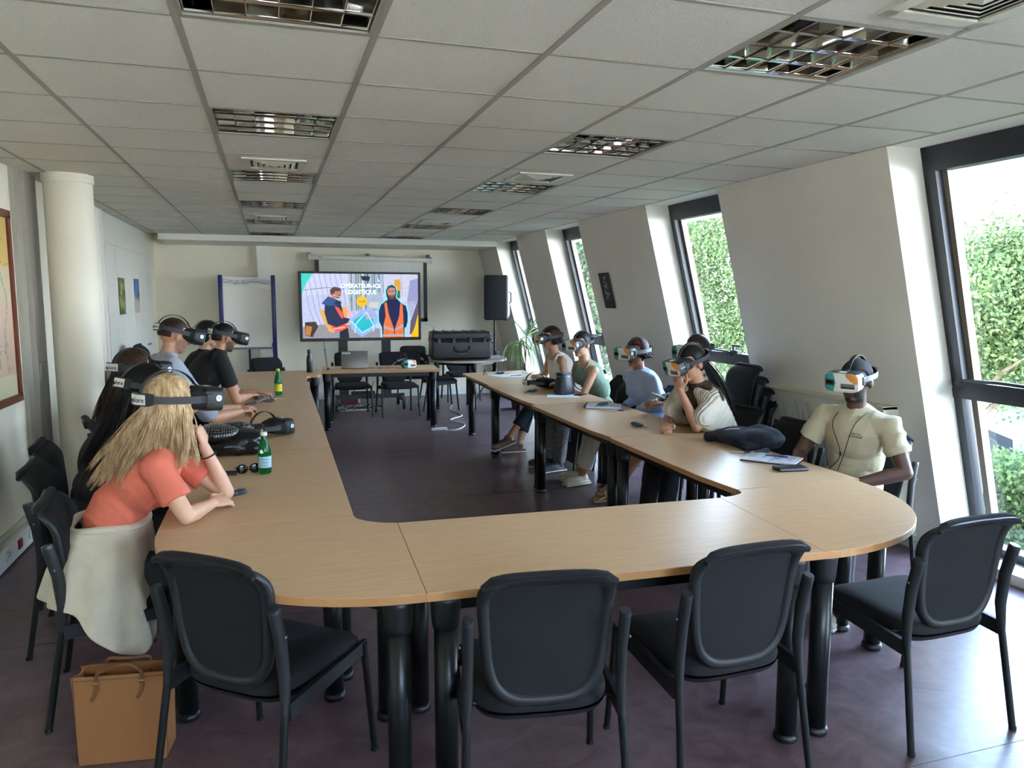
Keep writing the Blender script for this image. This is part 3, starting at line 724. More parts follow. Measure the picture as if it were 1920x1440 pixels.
        D = D+.003*np.sin(d[:, 0]*700)*np.sin(d[:, 1]*640)*np.sin(d[:, 2]*560); at = me.attributes.new('beard', 'FLOAT', 'POINT'); at.data.foreach_set('value', np.clip(D/.012+.45, 0, 1).astype('f'))
    # clothes
    if shirt_mat:
        c = MB(); q = .014
        c.ell(L(P+up*.04), (.125*fat+q, .165*fat+q, .13), R1, 24, 16); c.ell(L(mid), (.100*fat+q, .138*fat+q, .17), R1, 24, 16); c.ell(L(che), (.110*fat+q, .158+q, .165+(.01 if not tank else -.02)), R2, 24, 16)
        if female: 
            for s in (-1, 1): c.ell(L(che+fl*.075+ls*s*.07-up*.03), (.055, .062, .06), R2)
        if tank:
            for s in (-1, 1): c.tube([L(che+fl*.10+ls*s*.075+up*.08), L(N+ls*s*.085+up*.003), L(che-fl*.09+ls*s*.075+up*.08)], .014, 8)
        else:
            c.cone(L(shL-up*.004), L(shR-up*.004), .062, .062); c.cone(L(N-up*.075), L(N-up*.010), .095, .064)
            for q_ in (shL, shR): c.cone(L(N-up*.022), L(q_), .056, .058)
        for nm, (sh, el, ha) in arms.items():
            if tank: break
            k = .90 if female else 1.0
            if sleeves_long:
                c.cone(L(sh), L(el), .066*k, .056*k); c.cone(L(el), L(el.lerp(ha, .6)), .056*k, .050*k); e2 = el.lerp(ha, .86); c.tube([L(el.lerp(ha, .55)), L(e2)], [.050*k, .040*k], 16)
            else:
                e2 = sh.lerp(el, sleeve); c.ell(L(sh), (.064*k,)*3); c.tube([L(sh), L(e2)], [.063*k, .067*k], 20)
        g.shirt = remesh(c, 'shirt', vox*.9, shirt_mat, root, smooth=7, disp=fold_noise(fold, 26, (1, 1, .45), seed=int(abs(H.x*100))))
    if pants_mat:
        c = MB(); c.ell(L(P-up*.01), (.135*fat, .180*fat, .115), R1, 24, 14)
        for (hp_, kn, ft_, fd) in legs:
            c.cone(L(hp_), L(kn), .094*fat, .068); e = kn.lerp(ft_, pleg); c.ell(L(kn), (.068,)*3); c.tube([L(kn), L(kn.lerp(ft_, .5*pleg)), L(e)], [.067, .062, .056 if pleg > .9 else .06], 18)
        g.pants = remesh(c, 'trousers', max(vox*1.1, .008), pants_mat, root, smooth=3, disp=fold_noise(.004, 30, seed=5))
    if shoe:
        for (hp_, kn, ft_, fd) in legs:
            an = math.atan2(fd.y, fd.x); Rz = Matrix.Rotation(an, 3, 'Z'); pit = math.asin(-fd.z); Ry = Rz@Matrix.Rotation(pit, 3, 'Y'); c0 = L(ft_)-Vector((0, 0, .08))
            s = MB(); s.ell(c0+Ry@Vector((.085, 0, .048)), (.125, .045, .036), Ry); s.ell(c0+Ry@Vector((-.005, 0, .062)), (.045, .042, .05), Ry); s.rbox(c0+Ry@Vector((.065, 0, .022)), (.27, .085, .026), .012, Ry)
            sh_ = remesh(s, 'shoe', .007, mat('shoe_'+shoes.strip('#'), shoes, .6), root, smooth=2)
            s = MB(); s.rbox(c0+Ry@Vector((.065, 0, .007)), (.275, .09, .014), .006, Ry); s.build('sole', mat('sole_white', '#c9c5bb', .6), sh_)
    g.L = L; g.RH = RH; g.hs = hs
    return g
def scalp(g, m, grow=1.06, front=.62, low=-.25, rough=.0, name='hair', backlow=-.75, seed=1, side_front=.15):
    """closed hair cap following the head, hidden inside the head below the hairline"""
    b = MB(); n, mm = 64, 44; vs = []; hs = g.hs; c = g.L(g.H)-g.hf*.012*hs+g.hu*.016*hs; rs = random.Random(seed)
    for i in range(mm+1):
        th = PI*i/mm
        for k in range(n):
            q = 2*PI*k/n; dx, dy, dz = math.sin(th)*math.cos(q), math.sin(th)*math.sin(q), math.cos(th)
            lim = front if dx > .45 else (backlow if dx < -.15 else backlow+(front-backlow)*((dx+.15)/.6)**1.1)
            if backlow > -.7 and abs(dy) > .55 and dz < .02 and dx > -.42: lim = max(lim, .02)
            e = max(0, min(1, (dz-lim)/.10)); r = .88+(grow-.88)*e**.6
            nv = noise.noise(Vector((dx*3, dy*3, dz*3)))*.3+noise.noise(Vector((dx*14, dy*40, dz*9+seed)))
            r += rough*nv*e
            vs.append(c+g.RH@Vector((dx*.097*hs*r, dy*.080*hs*r, dz*.099*hs*r)))
    b.add(vs, [(i*n+k, (i+1)*n+k, (i+1)*n+(k+1) % n, i*n+(k+1) % n) for i in range(mm) for k in range(n)], 0, True)
    return b.build(name, m, g.root)
def strands(g, m, count, length, spread=.03, back=.0, name='hair', seed=1, out=.02, curl=0, wid=.0035, sidebias=0, ponytail=None, minx=-1, maxx=.35, drop=None, two=None):
    """long hair: strands rooted on the scalp, following the skull, then falling over shoulders and back"""
    rs = random.Random(seed); b = MB(); hs = g.hs; c = g.L(g.H)-g.hf*.012*hs+g.hu*.016*hs; RH = g.RH
    for i in range(count):
        az = rs.uniform(-PI, PI); ca = math.cos(az)
        # end direction around head (local): fall line
        if ca > maxx: 
            az = math.copysign(math.acos(maxx)+rs.random()*.6, az if az else 1); ca = math.cos(az)
        cl = int((az+PI)*9)*7+int(rs.random()*3); rc = random.Random(cl*31+seed); pts = []
        dirv = Vector((math.cos(az), math.sin(az), 0)); R0 = 1.05+.05*rs.random()
        th0 = rs.uniform(.02, .9)
        steps = 6
        for s in range(steps+1):
            th = th0+(1.75-th0)*s/steps
            p = Vector((dirv.x*math.sin(th), dirv.y*math.sin(th), math.cos(th)))
            r = R0+.03*math.sin(i*1.7+s)
            pts.append(c+RH@Vector((p.x*.099*hs*r, p.y*.082*hs*r, p.z*.100*hs*r)))
        ln = length*rc.uniform(.78, 1.02)*rs.uniform(.86, 1.04); tgt = Vector(drop) if drop else Vector((0, 0, -1)); last = pts[-1]; ns = 7
        hd = RH@Vector((dirv.x*back*0+dirv.x, dirv.y, 0)); hd.z = 0
        ph = rc.random()*6.28; off = Vector((rc.gauss(0, spread)+rs.gauss(0, spread*.22), rc.gauss(0, spread)+rs.gauss(0, spread*.22), 0)); jit = Vector((rs.gauss(0, .006), rs.gauss(0, .006), rs.gauss(0, .006)))
        for s in range(1, ns+1):
            t = s/ns; w = Vector((math.cos(ph+t*7), math.sin(ph+t*7), 0))*curl*t
            pts.append(last+tgt*ln*t+off*t+hd*out*math.sin(t*PI*.6)+w+jit*math.sin(PI*t))
        rr = [wid]*(steps+1)+[wid*(1-.75*(s/ns)**2) for s in range(1, ns+1)]
        b.tube(pts, rr, 3, smooth=True, cap=False)
    return b.build(name, m, g.root, autosmooth=False)
# ------------------------------------------------------------------ headsets
M_hs = mat('headset_black', '#1b1d1f', .5, bump=.05, bscale=400)
M_hsw = mat('headset_white', '#d9d7cf', .4)
M_teal = mat('headset_teal', '#2c8a7d', .45); M_or = mat('headset_orange', '#d98a3c', .45); M_strap = mat('strap_grey', '#3b3c3e', .8, bump=.2, bscale=300)
M_strapl = mat('strap_light_grey', '#8b8c90', .7, bump=.2, bscale=300); M_lens = mat('lens_glass', '#0a0d12', .08); M_ink = mat('black_ink', '#161616', .6)
M_badge = mat('white_badge', '#e6e9e2', .4); M_badget = mat('badge_teal', '#7fb8ac', .4)
def headset(label, group, hs=1.0, white_side=False, light_strap=False, badge='round', rear=True, grow=1.0, top=True, loose=False, backpad_text='explore', front=True):
    t = thing('vr_headset', label, 'headset', (0, 0, 0), 0, group)
    # local axes : +X forward, +Y left, +Z up, origin at head centre
    X = Vector((1, 0, 0)); k = hs*grow
    def prof(w, h, n=40, e=4):
        o = []
        for i in range(n):
            a = 2*PI*i/n; o.append((math.copysign(abs(math.cos(a))**(2/e), math.cos(a))*w, math.copysign(abs(math.sin(a))**(2/e), math.sin(a))*h))
        return o
    def loft(secs, m, name, par, e=4):
        n = 40; vs = []
        for x, w, h, bow, z0 in secs:
            for y, z in prof(w, h, n, e): vs.append((x-bow*(y/.09)**2, y, z+z0))
        b = MB(); b.add(vs, [(r*n+i, r*n+(i+1) % n, (r+1)*n+(i+1) % n, (r+1)*n+i) for r in range(len(secs)-1) for i in range(n)]+[tuple(reversed(range(n))), tuple(range((len(secs)-1)*n, len(secs)*n))], 0, True)
        if isinstance(m, list):
            for q in range(len(b.f)):
                zz = sum(b.v[w][2] for w in b.f[q])/len(b.f[q]); b.mi[q] = 1 if zz > .050 else 0
        return b.build(name, m, par)
    x0 = .075*k
    loft([(x0-.03, .062, .038, .055, .008), (x0, .078, .047, .050, .010), (x0+.018, .085, .050, .02, .010), (x0+.03, .086, .048, .01, .010)], M_rubber, 'face_gasket', t, 3)
    shell = loft([(x0+.028, .086, .048, .012, .010), (x0+.036, .092, .052, .008, .008), (x0+.085, .094, .053, .005, .006), (x0+.098, .093, .052, .005, .005)], [M_hsw, M_hs] if white_side else M_hs, 'housing', t, 5)
    xf = x0+.098
    ny, nz = 46, 28; vs = []; b = MB()
    for jz in range(nz+1):
        for iy in range(ny+1):
            y = -1+2*iy/ny; z = -1+2*jz/nz; q = (abs(y)**5+abs(z)**5)**.2; sc = 1/q if q > 1 else 1; y *= sc; z *= sc; q = min(q, 1)
            vs.append((xf+.0075-.004*y*y-.012*q**9, y*.0935, z*.0525+.005))
    P_ = []
    def pat(y, z):
        if -.083 < y < -.033 and -.014 < z < .016: return 3
        if .004 < y < .078 and -.030 < z < -.004 : return 4 if abs(z+.010) < .0019 or abs(z+.0185) < .0019 else 3
        if y < -.040+.014*math.sin((z+.05)*32) or (y+.066)**2+z*z < .034**2: return 1
        if y > .028 and z > .046-.055*(max(y-.028, 0)/.06)**.6 and z > -.004: return 2
        return 0
    for jz in range(nz):
        for iy in range(ny):
            a_ = jz*(ny+1)+iy; y = (-1+2*(iy+.5)/ny)*.0935; z = (-1+2*(jz+.5)/nz)*.0525
            b.f.append((a_, a_+1, a_+ny+2, a_+ny+1)); b.mi.append(pat(y, z)); b.sm.append(True)
    b.v = vs; b.build('front_plate', [M_hsw, M_teal, M_or, M_ink, M_strapl], t, autosmooth=False)
    for yy in (-.066, -.047): MB().lathe([(.0095, 0), (.0095, .0022), (.006, .003)], (xf+.0045, yy, .006), 14, rot=Matrix.Rotation(PI/2, 3, 'Y')).build('camera_lens', M_lens, t)
    MB().bx(x0+.05, x0+.085, -.02, .02, .0585, .0595).build('top_sticker', M_badge, t)
    for s in (-1, 1):
        R = Matrix.Rotation(-s*PI/2, 3, 'X')
        if badge == 'round':
            bd = MB().lathe([(.0135, 0), (.0135, .0015), (.012, .002)], (x0+.072, s*.094, .012), 20, rot=R).build('side_badge', M_badge, t)
            MB().lathe([(.005, 0), (.005, .0027)], (x0+.072, s*.0945, .012), 12, rot=R).build('badge_print', M_badget, bd)
        elif badge == 'square': MB().box((x0+.07, s*.0945, .012), (.022, .002, .024)).build('side_badge', M_badge, t)
        else: text('maker_name', 'G2 4K', .015, M_badge, t, Vector((x0+.062, s*.0955, .012)), Matrix((( -s, 0, 0), (0, 0, s*1.0), (0, 1, 0))).transposed() if False else Matrix(((-s*1.0, 0, 0), (0, 0, s*1.0), (0, 1.0, 0))), .0005)
        MB().rbox((x0+.030, s*.093, .010), (.030, .010, .046), .004).build('strap_hinge', M_hs, t)
        # side strap
        pts = []
        for i in range(11):
            ang = .62+1.93*i/10  # from hinge backward to the rear pad
            pts.append((.119*k*math.cos(ang)-.008, s*.0965*k*abs(math.sin(ang))**.72, .010+.012*(i/10)))
        pts[0] = (x0+.030, s*.098, .010)
        MB().ribbon(pts, .030, .0035, (0, 0, 1)).build('side_strap', M_strapl if light_strap else M_strap, t)
    # rear pad
    xb = -.118*k; zb = .022
    pr = []
    for i in range(13):
        a = -.62+1.24*i/12; pr.append((-.118*k*math.cos(a)-.006+(.0), .118*k*math.sin(a)*.92))
    MB().ribbon([(x-.004, y, zb) for x, y in pr], [.040]+[.050]*11+[.040], .016, (0, 0, 1)).build('rear_pad', M_hs, t)
    pp = pr[2:11]
    if backpad_text:
        rp = MB().ribbon([(x-.0135, y*1.02, zb) for x, y in pp], .040, .004, (0, 0, 1)).build('rear_label', M_hsw, t)
        # lettering letters follow the curve
        n = len(backpad_text)
        for i, ch in enumerate(backpad_text):
            a = .40-.80*(i+.5)/n; a = a*1.0
            xx, yy = -.118*k*math.cos(a)-.006-.0165, .118*k*math.sin(a)*.92*1.02
            # facing outward (-X side) : text x axis runs to -Y when read from behind
            nrm = Vector((-math.cos(a), math.sin(a)*.92, 0)).normalized(); ux = Vector((0, 0, 1)).cross(nrm).normalized()
            text('letter', ch, .030, M_ink, rp, Vector((xx, yy, zb-.002)), Matrix((ux, Vector((0, 0, 1)), nrm)).transposed(), .0006)
    if top:
        pts = []
        for i in range(13):
            a = .25+(PI-.55)*i/12; pts.append((.112*k*math.cos(a)-.012, 0, .107*k*math.sin(a)+.016))
        pts = [(x0+.035, 0, .060)]+pts[1:]
        MB().ribbon(pts, .022, .003, (0, 1, 0)).build('top_strap', M_hs, t)
    return t
def wear(hsobj, g, dz=0, dx=0):
    m = Matrix((g.hf, g.hl, g.hu)).transposed(); hsobj.location = g.H+g.hu*dz+g.hf*dx; hsobj.rotation_euler = m.to_euler()
# hair and cloth materials
def hairm(n, c, c2, sc=40): return mat(n, c, .55, col2=c2, nscale=sc, stretch=(1, 1, .15), spec=.35)
H_bl = hairm('hair_blonde', '#dcc096', '#a58257', 60); H_bk = hairm('hair_black', '#15110f', '#0a0808'); H_br = hairm('hair_brown', '#4a3020', '#24160e'); H_rb = hairm('hair_auburn', '#5c3424', '#2c1712')
H_dk = hairm('hair_dark_brown', '#3a271b', '#1d130d'); H_sh = mat('hair_buzz', '#1d1815', .8, bump=.6, bscale=500)
M_beard = mat('beard_dark', '#52392c', .8, bump=.6, bscale=400); M_beard2 = mat('beard_black', '#120d0b', .85, bump=.6, bscale=400); M_beard3 = mat('beard_brown', '#8c6750', .8, noise_amt=.4, nscale=120, bump=.5, bscale=400)
def cloth(n, c, **k): return mat(n, c, .85, bump=k.pop('bump', .55), bscale=k.pop('bscale', 15), **k)
V = Vector
# 1 woman in coral T-shirt
g = figure('woman with long blonde hair in a coral T-shirt, chin on her hand', (-.70, 3.385), 4, (-.405, 3.40, 1.205), 36, 2, skn='skin_fair', sk='#d0a386', female=True, shw=.165,
           twist=0, elbL=(-.215, 3.50, .785), hanL=(-.295, 3.47, 1.005), elbR=(-.345, 3.155, .785), hanR=(-.265, 3.355, .775), hdL=V((-.2, .15, 1)), hnL=V((1, -.3, .1)), hdR=V((.62, .62, .0)), hnR=V((.25, -.45, 1)), curlL=(1.0, .9), curlR=(.45, .65),
           shirt_mat=cloth('coral_cotton', '#d26c55', noise_amt=.06, nscale=6), sleeve=.66, pants_mat=cloth('dark_denim', '#20242c'), vox=.0055, fold=.008, feet=[(-.15, 3.55, .085), (-.15, 3.25, .085)])
scalp(g, H_bl, 1.10, .50, rough=.008, backlow=-1.2)
strands(g, H_bl, 2300, .26, spread=.022, out=.012, seed=2, maxx=.42, curl=.010, wid=.0020, drop=(-.10, -.03, -.97))
strands(g, H_bl, 1300, .35, spread=.022, out=.012, seed=9, maxx=-.3, curl=.012, wid=.0020, drop=(-.44, -.10, -.88), name='hair')
h1 = headset('black VR headset worn by the blonde woman, with a white explore label at the back', 'VR headsets on heads', grow=1.13); wear(h1, g, .006)
M_nail = mat('nail_varnish', '#dcd6dc', .25)
for p_, d_, r_, n_ in TIPS[-4:]: MB().ell(p_+n_*r_*.62+d_*r_*.2, (r_*.62, r_*.95, r_*.35), Matrix((d_.cross(n_).normalized(), d_, n_)).transposed(), 10, 6).build('fingernail', M_nail, g.root)
b = MB(); e, w_ = g.arms['L'][1], g.arms['L'][2]; p = e.lerp(w_, .80)
d = (w_-e).normalized(); a1 = d.orthogonal().normalized(); a2 = d.cross(a1)
b.tube([g.L(p)+(a1*math.cos(q)+a2*math.sin(q))*.033 for q in [2*PI*i/20 for i in range(21)]], .003, 6); b.build('bracelet', M_black, g.root)
# jacket tied round her waist
def sweater():
    t = thing('sweater', 'pale grey sweatshirt tied round the waist of the woman in coral, hanging over her chair', 'sweater', (-.70, 3.385, 0), 0)
    n, rows = 56, 22; vs = []; rs_ = np.random.RandomState(4)
    for j in range(rows+1):
        v = j/rows
        for i in range(n):
            q = 2*PI*i/n; c, s = math.cos(q), math.sin(q)   # c fwd, s left
            side = max(0, -s)**.8
            z = .735-.25*v-.31*v*side*max(0, .50+.75*c-.25*c*c)-.05*v*max(0, -c)
            rx = .138+.075*v**.7; ry = .172+.150*v**.55+.02*side*v
            fo = (.011*math.sin(q*8+v*2.5)+.007*math.sin(q*15+1+v*3))*min(1, v*1.6)+.007*math.sin(v*44+math.sin(q*2)*2.2)*max(0, 1-v*2.0)
            vs.append((c*(rx+fo)+.055*(1-v)-.02+.09*side*v, s*(ry+fo), z+.006*math.sin(q*5+1)))
    fs = [(j*n+i, j*n+(i+1) % n, (j+1)*n+(i+1) % n, (j+1)*n+i) for j in range(rows) for i in range(n)]
    b = MB(); b.add(vs, fs, 0, True); o = b.build('body', cloth('sweat_grey', '#c9bfa9', noise_amt=.08, nscale=20), t)
    m = o.modifiers.new('s', 'SOLIDIFY'); m.thickness = .008; m = o.modifiers.new('u', 'SUBSURF'); m.levels = m.render_levels = 1
    b = MB(); b.tube([(c*.142+.036, s*.176, .728+.008*math.sin(3*q)) for q, c, s in [(2*PI*i/40, math.cos(2*PI*i/40), math.sin(2*PI*i/40)) for i in range(41)]], .019, 8); b.build('waist_roll', MATS['sweat_grey'], t)
sweater()
# 2 woman with long dark hair behind
g = figure('woman with very long black hair sitting behind the blonde woman, seen from the back', (-.86, 4.06), 5, (-.585, 4.02, 1.195), 34, 15, skn='skin_light', female=True, shirt_mat=cloth('black_knit', '#141317'), sleeves_long=True, pants_mat=cloth('black_trouser', '#141418'))
scalp(g, H_bk, 1.10, .5, rough=.006, backlow=-1.2); strands(g, H_bk, 1500, .52, spread=.035, out=.03, seed=3, maxx=.35, drop=(-.30, -.02, -.9), wid=.0032, name='hair')
h2 = headset('black VR headset with a white explore label on the woman with long black hair', 'VR headsets on heads', grow=1.13); wear(h2, g, -.01)
chair(-.86, 4.06, -86, 'black chair behind the woman with very long black hair', 'occupied chairs')
# 3 brown-haired woman
g = figure('woman with brown hair, mostly hidden behind the woman with long black hair', (-.96, 4.66), 8, (-.735, 4.63, 1.235), 44, 4, skn='skin_light', female=True, shirt_mat=cloth('dark_plum', '#241a22'), sleeves_long=True, pants_mat=MATS['black_trouser'])
scalp(g, H_br, 1.11, .5, rough=.006, backlow=-1.2); strands(g, H_br, 500, .34, spread=.03, out=.02, seed=5, maxx=.3, drop=(-.2, -.05, -.95), wid=.004)
h3 = headset('VR headset with teal and orange front on the brown-haired woman, half hidden', 'VR headsets on heads', grow=1.07); wear(h3, g)
chair(-.98, 4.68, -84, 'black chair of the half hidden brown-haired woman', 'occupied chairs')
# 4 man in grey shirt
g = figure('man with short brown hair and stubble in a light grey shirt, arms on the table', (-.90, 5.52), 20, (-.63, 5.60, 1.385), 28, 14, skn='skin_tan', sk='#bd8a6b', shw=.195, shirt_mat=cloth('grey_shirt', '#9aa0aa', noise_amt=.08, nscale=5), sleeve=.95, pants_mat=MATS['dark_denim'], beard_mat=M_beard3, nk=.060,
           elbR=(-.42, 5.62, .80), hanR=(-.24, 5.88, .80), elbL=(-.44, 5.98, .80), hanL=(-.25, 6.08, .80), hnR=V((0, 0, 1)), hnL=V((0, 0, 1)), Poff=.57, fold=.006)
scalp(g, H_dk, 1.05, .45, rough=.006, backlow=-.42)
h4 = headset('black VR headset with a square white sticker on the man in the grey shirt', 'VR headsets on heads', badge='square', grow=1.02, backpad_text='explore'); wear(h4, g, .012)
chair(-.92, 5.52, -76, 'black chair of the man in the light grey shirt', 'occupied chairs')
# 5 hidden dark-haired person
g = figure('person with black hair and black top, hidden behind the man in the black T-shirt', (-.80, 7.62), 10, (-.56, 7.55, 1.30), 22, 10, skn='skin_light', shirt_mat=cloth('black_cotton', '#101114'), sleeves_long=True, pants_mat=MATS['black_trouser'], Poff=.57)
scalp(g, H_bk, 1.12, .45, rough=.01, backlow=-1.2)
h5 = headset('black VR headset on the hidden person with black hair', 'VR headsets on heads', grow=1.08); wear(h5, g)
chair(-.84, 7.62, -84, 'black chair of the hidden person with black hair', 'occupied chairs')
# 6 man in black t-shirt
g = figure('bearded man in a black T-shirt leaning forward with crossed arms', (-.76, 6.62), 14, (-.375, 6.78, 1.305), 26, 12, skn='skin_tan', sk='#bd8a6b', shw=.19, fat=1.16, shirt_mat=MATS['black_cotton'], sleeve=.62, pants_mat=MATS['black_trouser'], beard_mat=M_beard, nk=.050,
           elbR=(-.30, 6.66, .79), hanR=(-.20, 6.90, .79), elbL=(-.30, 7.06, .79), hanL=(-.14, 7.02, .80), hdR=V((.5, .8, 0)), hdL=V((.9, .2, 0)), Poff=.57, fold=.005)
scalp(g, H_bk, 1.06, .42, rough=.008, backlow=-.6)
h6 = headset('black VR headset with a round white badge on the man in the black T-shirt', 'VR headsets on heads', grow=1.03); wear(h6, g, .01)
chair(-.80, 6.62, -82, 'black chair of the man in the black T-shirt', 'occupied chairs')
# 7 woman white tank
nav = cloth('navy_trousers', '#1c2530')
g = figure('woman with a brown bob in a white tank top, farthest on the window side', (3.12, 7.58), 184, (2.83, 7.50, 1.215), 186, 6, skn='skin_mid', sk='#b98a6c', female=True, shw=.15, tank=True, shirt_mat=cloth('white_rib', '#d4d0c8'), pants_mat=nav, pleg=.72,
           hanR=(2.72, 7.62, .80), hanL=(2.70, 7.36, .80), knee=[(2.66, 7.42, .60), (2.66, 7.60, .56)], feet=[(2.32, 7.35, .20), (2.48, 7.50, .085)], shoes='#5d4238')
scalp(g, H_dk, 1.10, .5, rough=.006, backlow=-1.2); strands(g, H_dk, 380, .07, spread=.008, out=.008, seed=6, maxx=.3, wid=.004)
h7 = headset('VR headset on the woman in the white tank top', 'VR headsets on heads', grow=1.06); wear(h7, g)
chair(3.16, 7.60, 94, 'black chair of the woman in the white tank top', 'occupied chairs')
# 8 woman green top
g = figure('woman in a sage green top with black hair pinned up, on the window side', (3.05, 6.72), 186, (2.80, 6.60, 1.205), 204, 6, skn='skin_mid', sk='#b98a6c', female=True, shw=.155, tank=True, shirt_mat=cloth('sage_green', '#6f8570'), pants_mat=cloth('dotted_black', '#1d1e22', col2='#8a8a8a', nscale=120), 
           hanR=(2.68, 6.78, .80), hanL=(2.62, 6.66, .80), shoes='#2c2a2c')
scalp(g, H_bk, 1.06, .45, rough=.02, backlow=-.6); b = MB(); b.ell(g.L(g.H-g.hf*.085+g.hu*.06), (.035, .04, .03)); b.build('hair_bun', H_bk, g.root)
h8 = headset('VR headset with teal and orange front on the woman in the sage green top', 'VR headsets on heads', grow=1.03); wear(h8, g)
chair(3.10, 6.74, 96, 'black chair of the woman in the sage green top', 'occupied chairs')
# 9 woman blue-white blouse
g = figure('woman with short curly auburn hair in a pale blue blouse, leaning back', (3.13, 5.78), 186, (2.92, 5.70, 1.185), 200, 4, skn='skin_olive', sk='#a5745a', female=True, shw=.165, fat=1.1, sleeves_long=True, shirt_mat=cloth('pale_blue_blouse', '#a9b8d6', noise_amt=.05, nscale=9), pants_mat=cloth('white_linen', '#c9c6b8'), pleg=.86,
           hanR=(2.92, 5.95, .68), hanL=(2.86, 5.62, .68), elbL=(3.02, 5.50, .80), elbR=(3.16, 6.0, .80), knee=[(2.68, 5.88, .58), (2.68, 6.02, .56)], feet=[(2.58, 6.02, .085), (2.62, 6.16, .085)], shoes='#cfc9b0', fold=.008)
scalp(g, H_rb, 1.10, .5, rough=.02, backlow=-1.2); strands(g, H_rb, 420, .045, spread=.014, out=.012, seed=8, maxx=.25, curl=.012, wid=.0048)
h9 = headset('VR headset with pale strap on the woman in the pale blue blouse', 'VR headsets on heads', light_strap=True, grow=1.06); wear(h9, g)
chair(3.16, 5.80, 96, 'black chair of the woman in the pale blue blouse', 'occupied chairs')
# 10 woman patterned blouse
g = figure('woman in a black and white patterned blouse holding a white pen', (3.22, 5.24), 184, (3.10, 5.05, 1.24), 196, 4, skn='skin_olive', sk='#a5745a', female=True, sleeves_long=True, shirt_mat=cloth('patterned_blouse', '#cfccc2', col2='#121212', nscale=22, detail=1), pants_mat=cloth('olive_skirt', '#56554a'), pleg=.15,
           elbL=(3.02, 4.98, .84), hanL=(2.84, 5.06, .84), elbR=(3.14, 5.36, .84), hanR=(2.86, 5.24, .84), knee=[(2.90, 5.20, .60), (2.90, 5.34, .56)], feet=[(2.56, 5.32, .20), (2.62, 5.44, .085)], shoe=False)
scalp(g, H_dk, 1.12, .5, rough=.008, backlow=-1.2)
M_sand = mat('sandal_leather', '#9b8a62', .5)
for i, (hp_, kn, ft_, fd) in enumerate(g.legs):
    b = MB(); c0 = g.L(ft_)-V((0, 0, .075)); R = Matrix.Rotation(math.atan2(fd.y, fd.x), 3, 'Z')@Matrix.Rotation(math.asin(-fd.z), 3, 'Y'); b.rbox(c0+R@V((.065, 0, 0)), (.26, .09, .022), .01, R); sd = b.build('sandal', M_sand, g.root)
    for xx in (.05, .12):
        q = MB(); q.ribbon([c0+R@V((xx, -.045, .01)), c0+R@V((xx, -.036, .05)), c0+R@V((xx, 0, .066-(.012 if xx > .1 else 0))), c0+R@V((xx, .036, .05)), c0+R@V((xx, .045, .01))], .02, .004, R@V((1, 0, 0))); q.build('sandal_strap', M_sand, sd)
h10 = headset('VR headset of the woman in the patterned blouse, mostly hidden', 'VR headsets on heads', grow=1.08); wear(h10, g)
chair(3.20, 5.30, 94, 'black chair of the woman in the patterned blouse', 'occupied chairs')
# 11 woman in shawl
g = figure('woman in a leopard top and cream shawl, face resting on her fist', (3.00, 4.62), 186, (2.725, 4.50, 1.205), 186, 17, skn='skin_warm', sk='#b17f62', female=True, shw=.165, fat=1.1, sleeve=.35, shirt_mat=cloth('leopard_top', '#4a3626', col2='#0e0b0a', nscale=70, detail=1), pants_mat=MATS['black_trouser'],
           elbL=(2.68, 4.34, .785), hanL=(2.615, 4.46, 1.03), elbR=(2.64, 4.66, .79), hanR=(2.52, 4.47, .785), hdL=V((-.15, .1, 1)), hnL=V((-.8, -.6, 0)), curlL=(1.35, 1.3), hdR=V((-.5, -.85, 0)), curlR=(.9, 1.0), hnR=V((-.3, 0, 1)), vox=.006)
scalp(g, H_bk, 1.07, .45, rough=.006, backlow=-.9)
# low ponytail over the shoulder
b = MB(); rs = random.Random(4); A = g.L(g.H-g.hf*.095-g.hu*.01)
for i in range(220):
    o = V((rs.gauss(0, .012), rs.gauss(0, .012), rs.gauss(0, .012))); q = [A+o*.5, A+V((.045, -.01, -.07))+o, A+V((.09, -.03, -.15))+o*1.3, A+V((.14, -.03, -.24))+o*1.6+V((0, 0, rs.uniform(-.03, .03))), A+V((.18, -.03, -.34))+o*2]
    b.tube(spline(q, 3), .0032, 4)
b.build('ponytail', H_bk, g.root, autosmooth=False)
MB().tube([A+V((0, -.02, -.01)), A+V((.01, .02, -.012))], .018, 10).build('hair_tie', M_black, g.root)
h11 = headset('black VR headset with a maker name on its side, on the woman in the shawl', 'VR headsets on heads', badge='text', grow=1.04); wear(h11, g, .006)
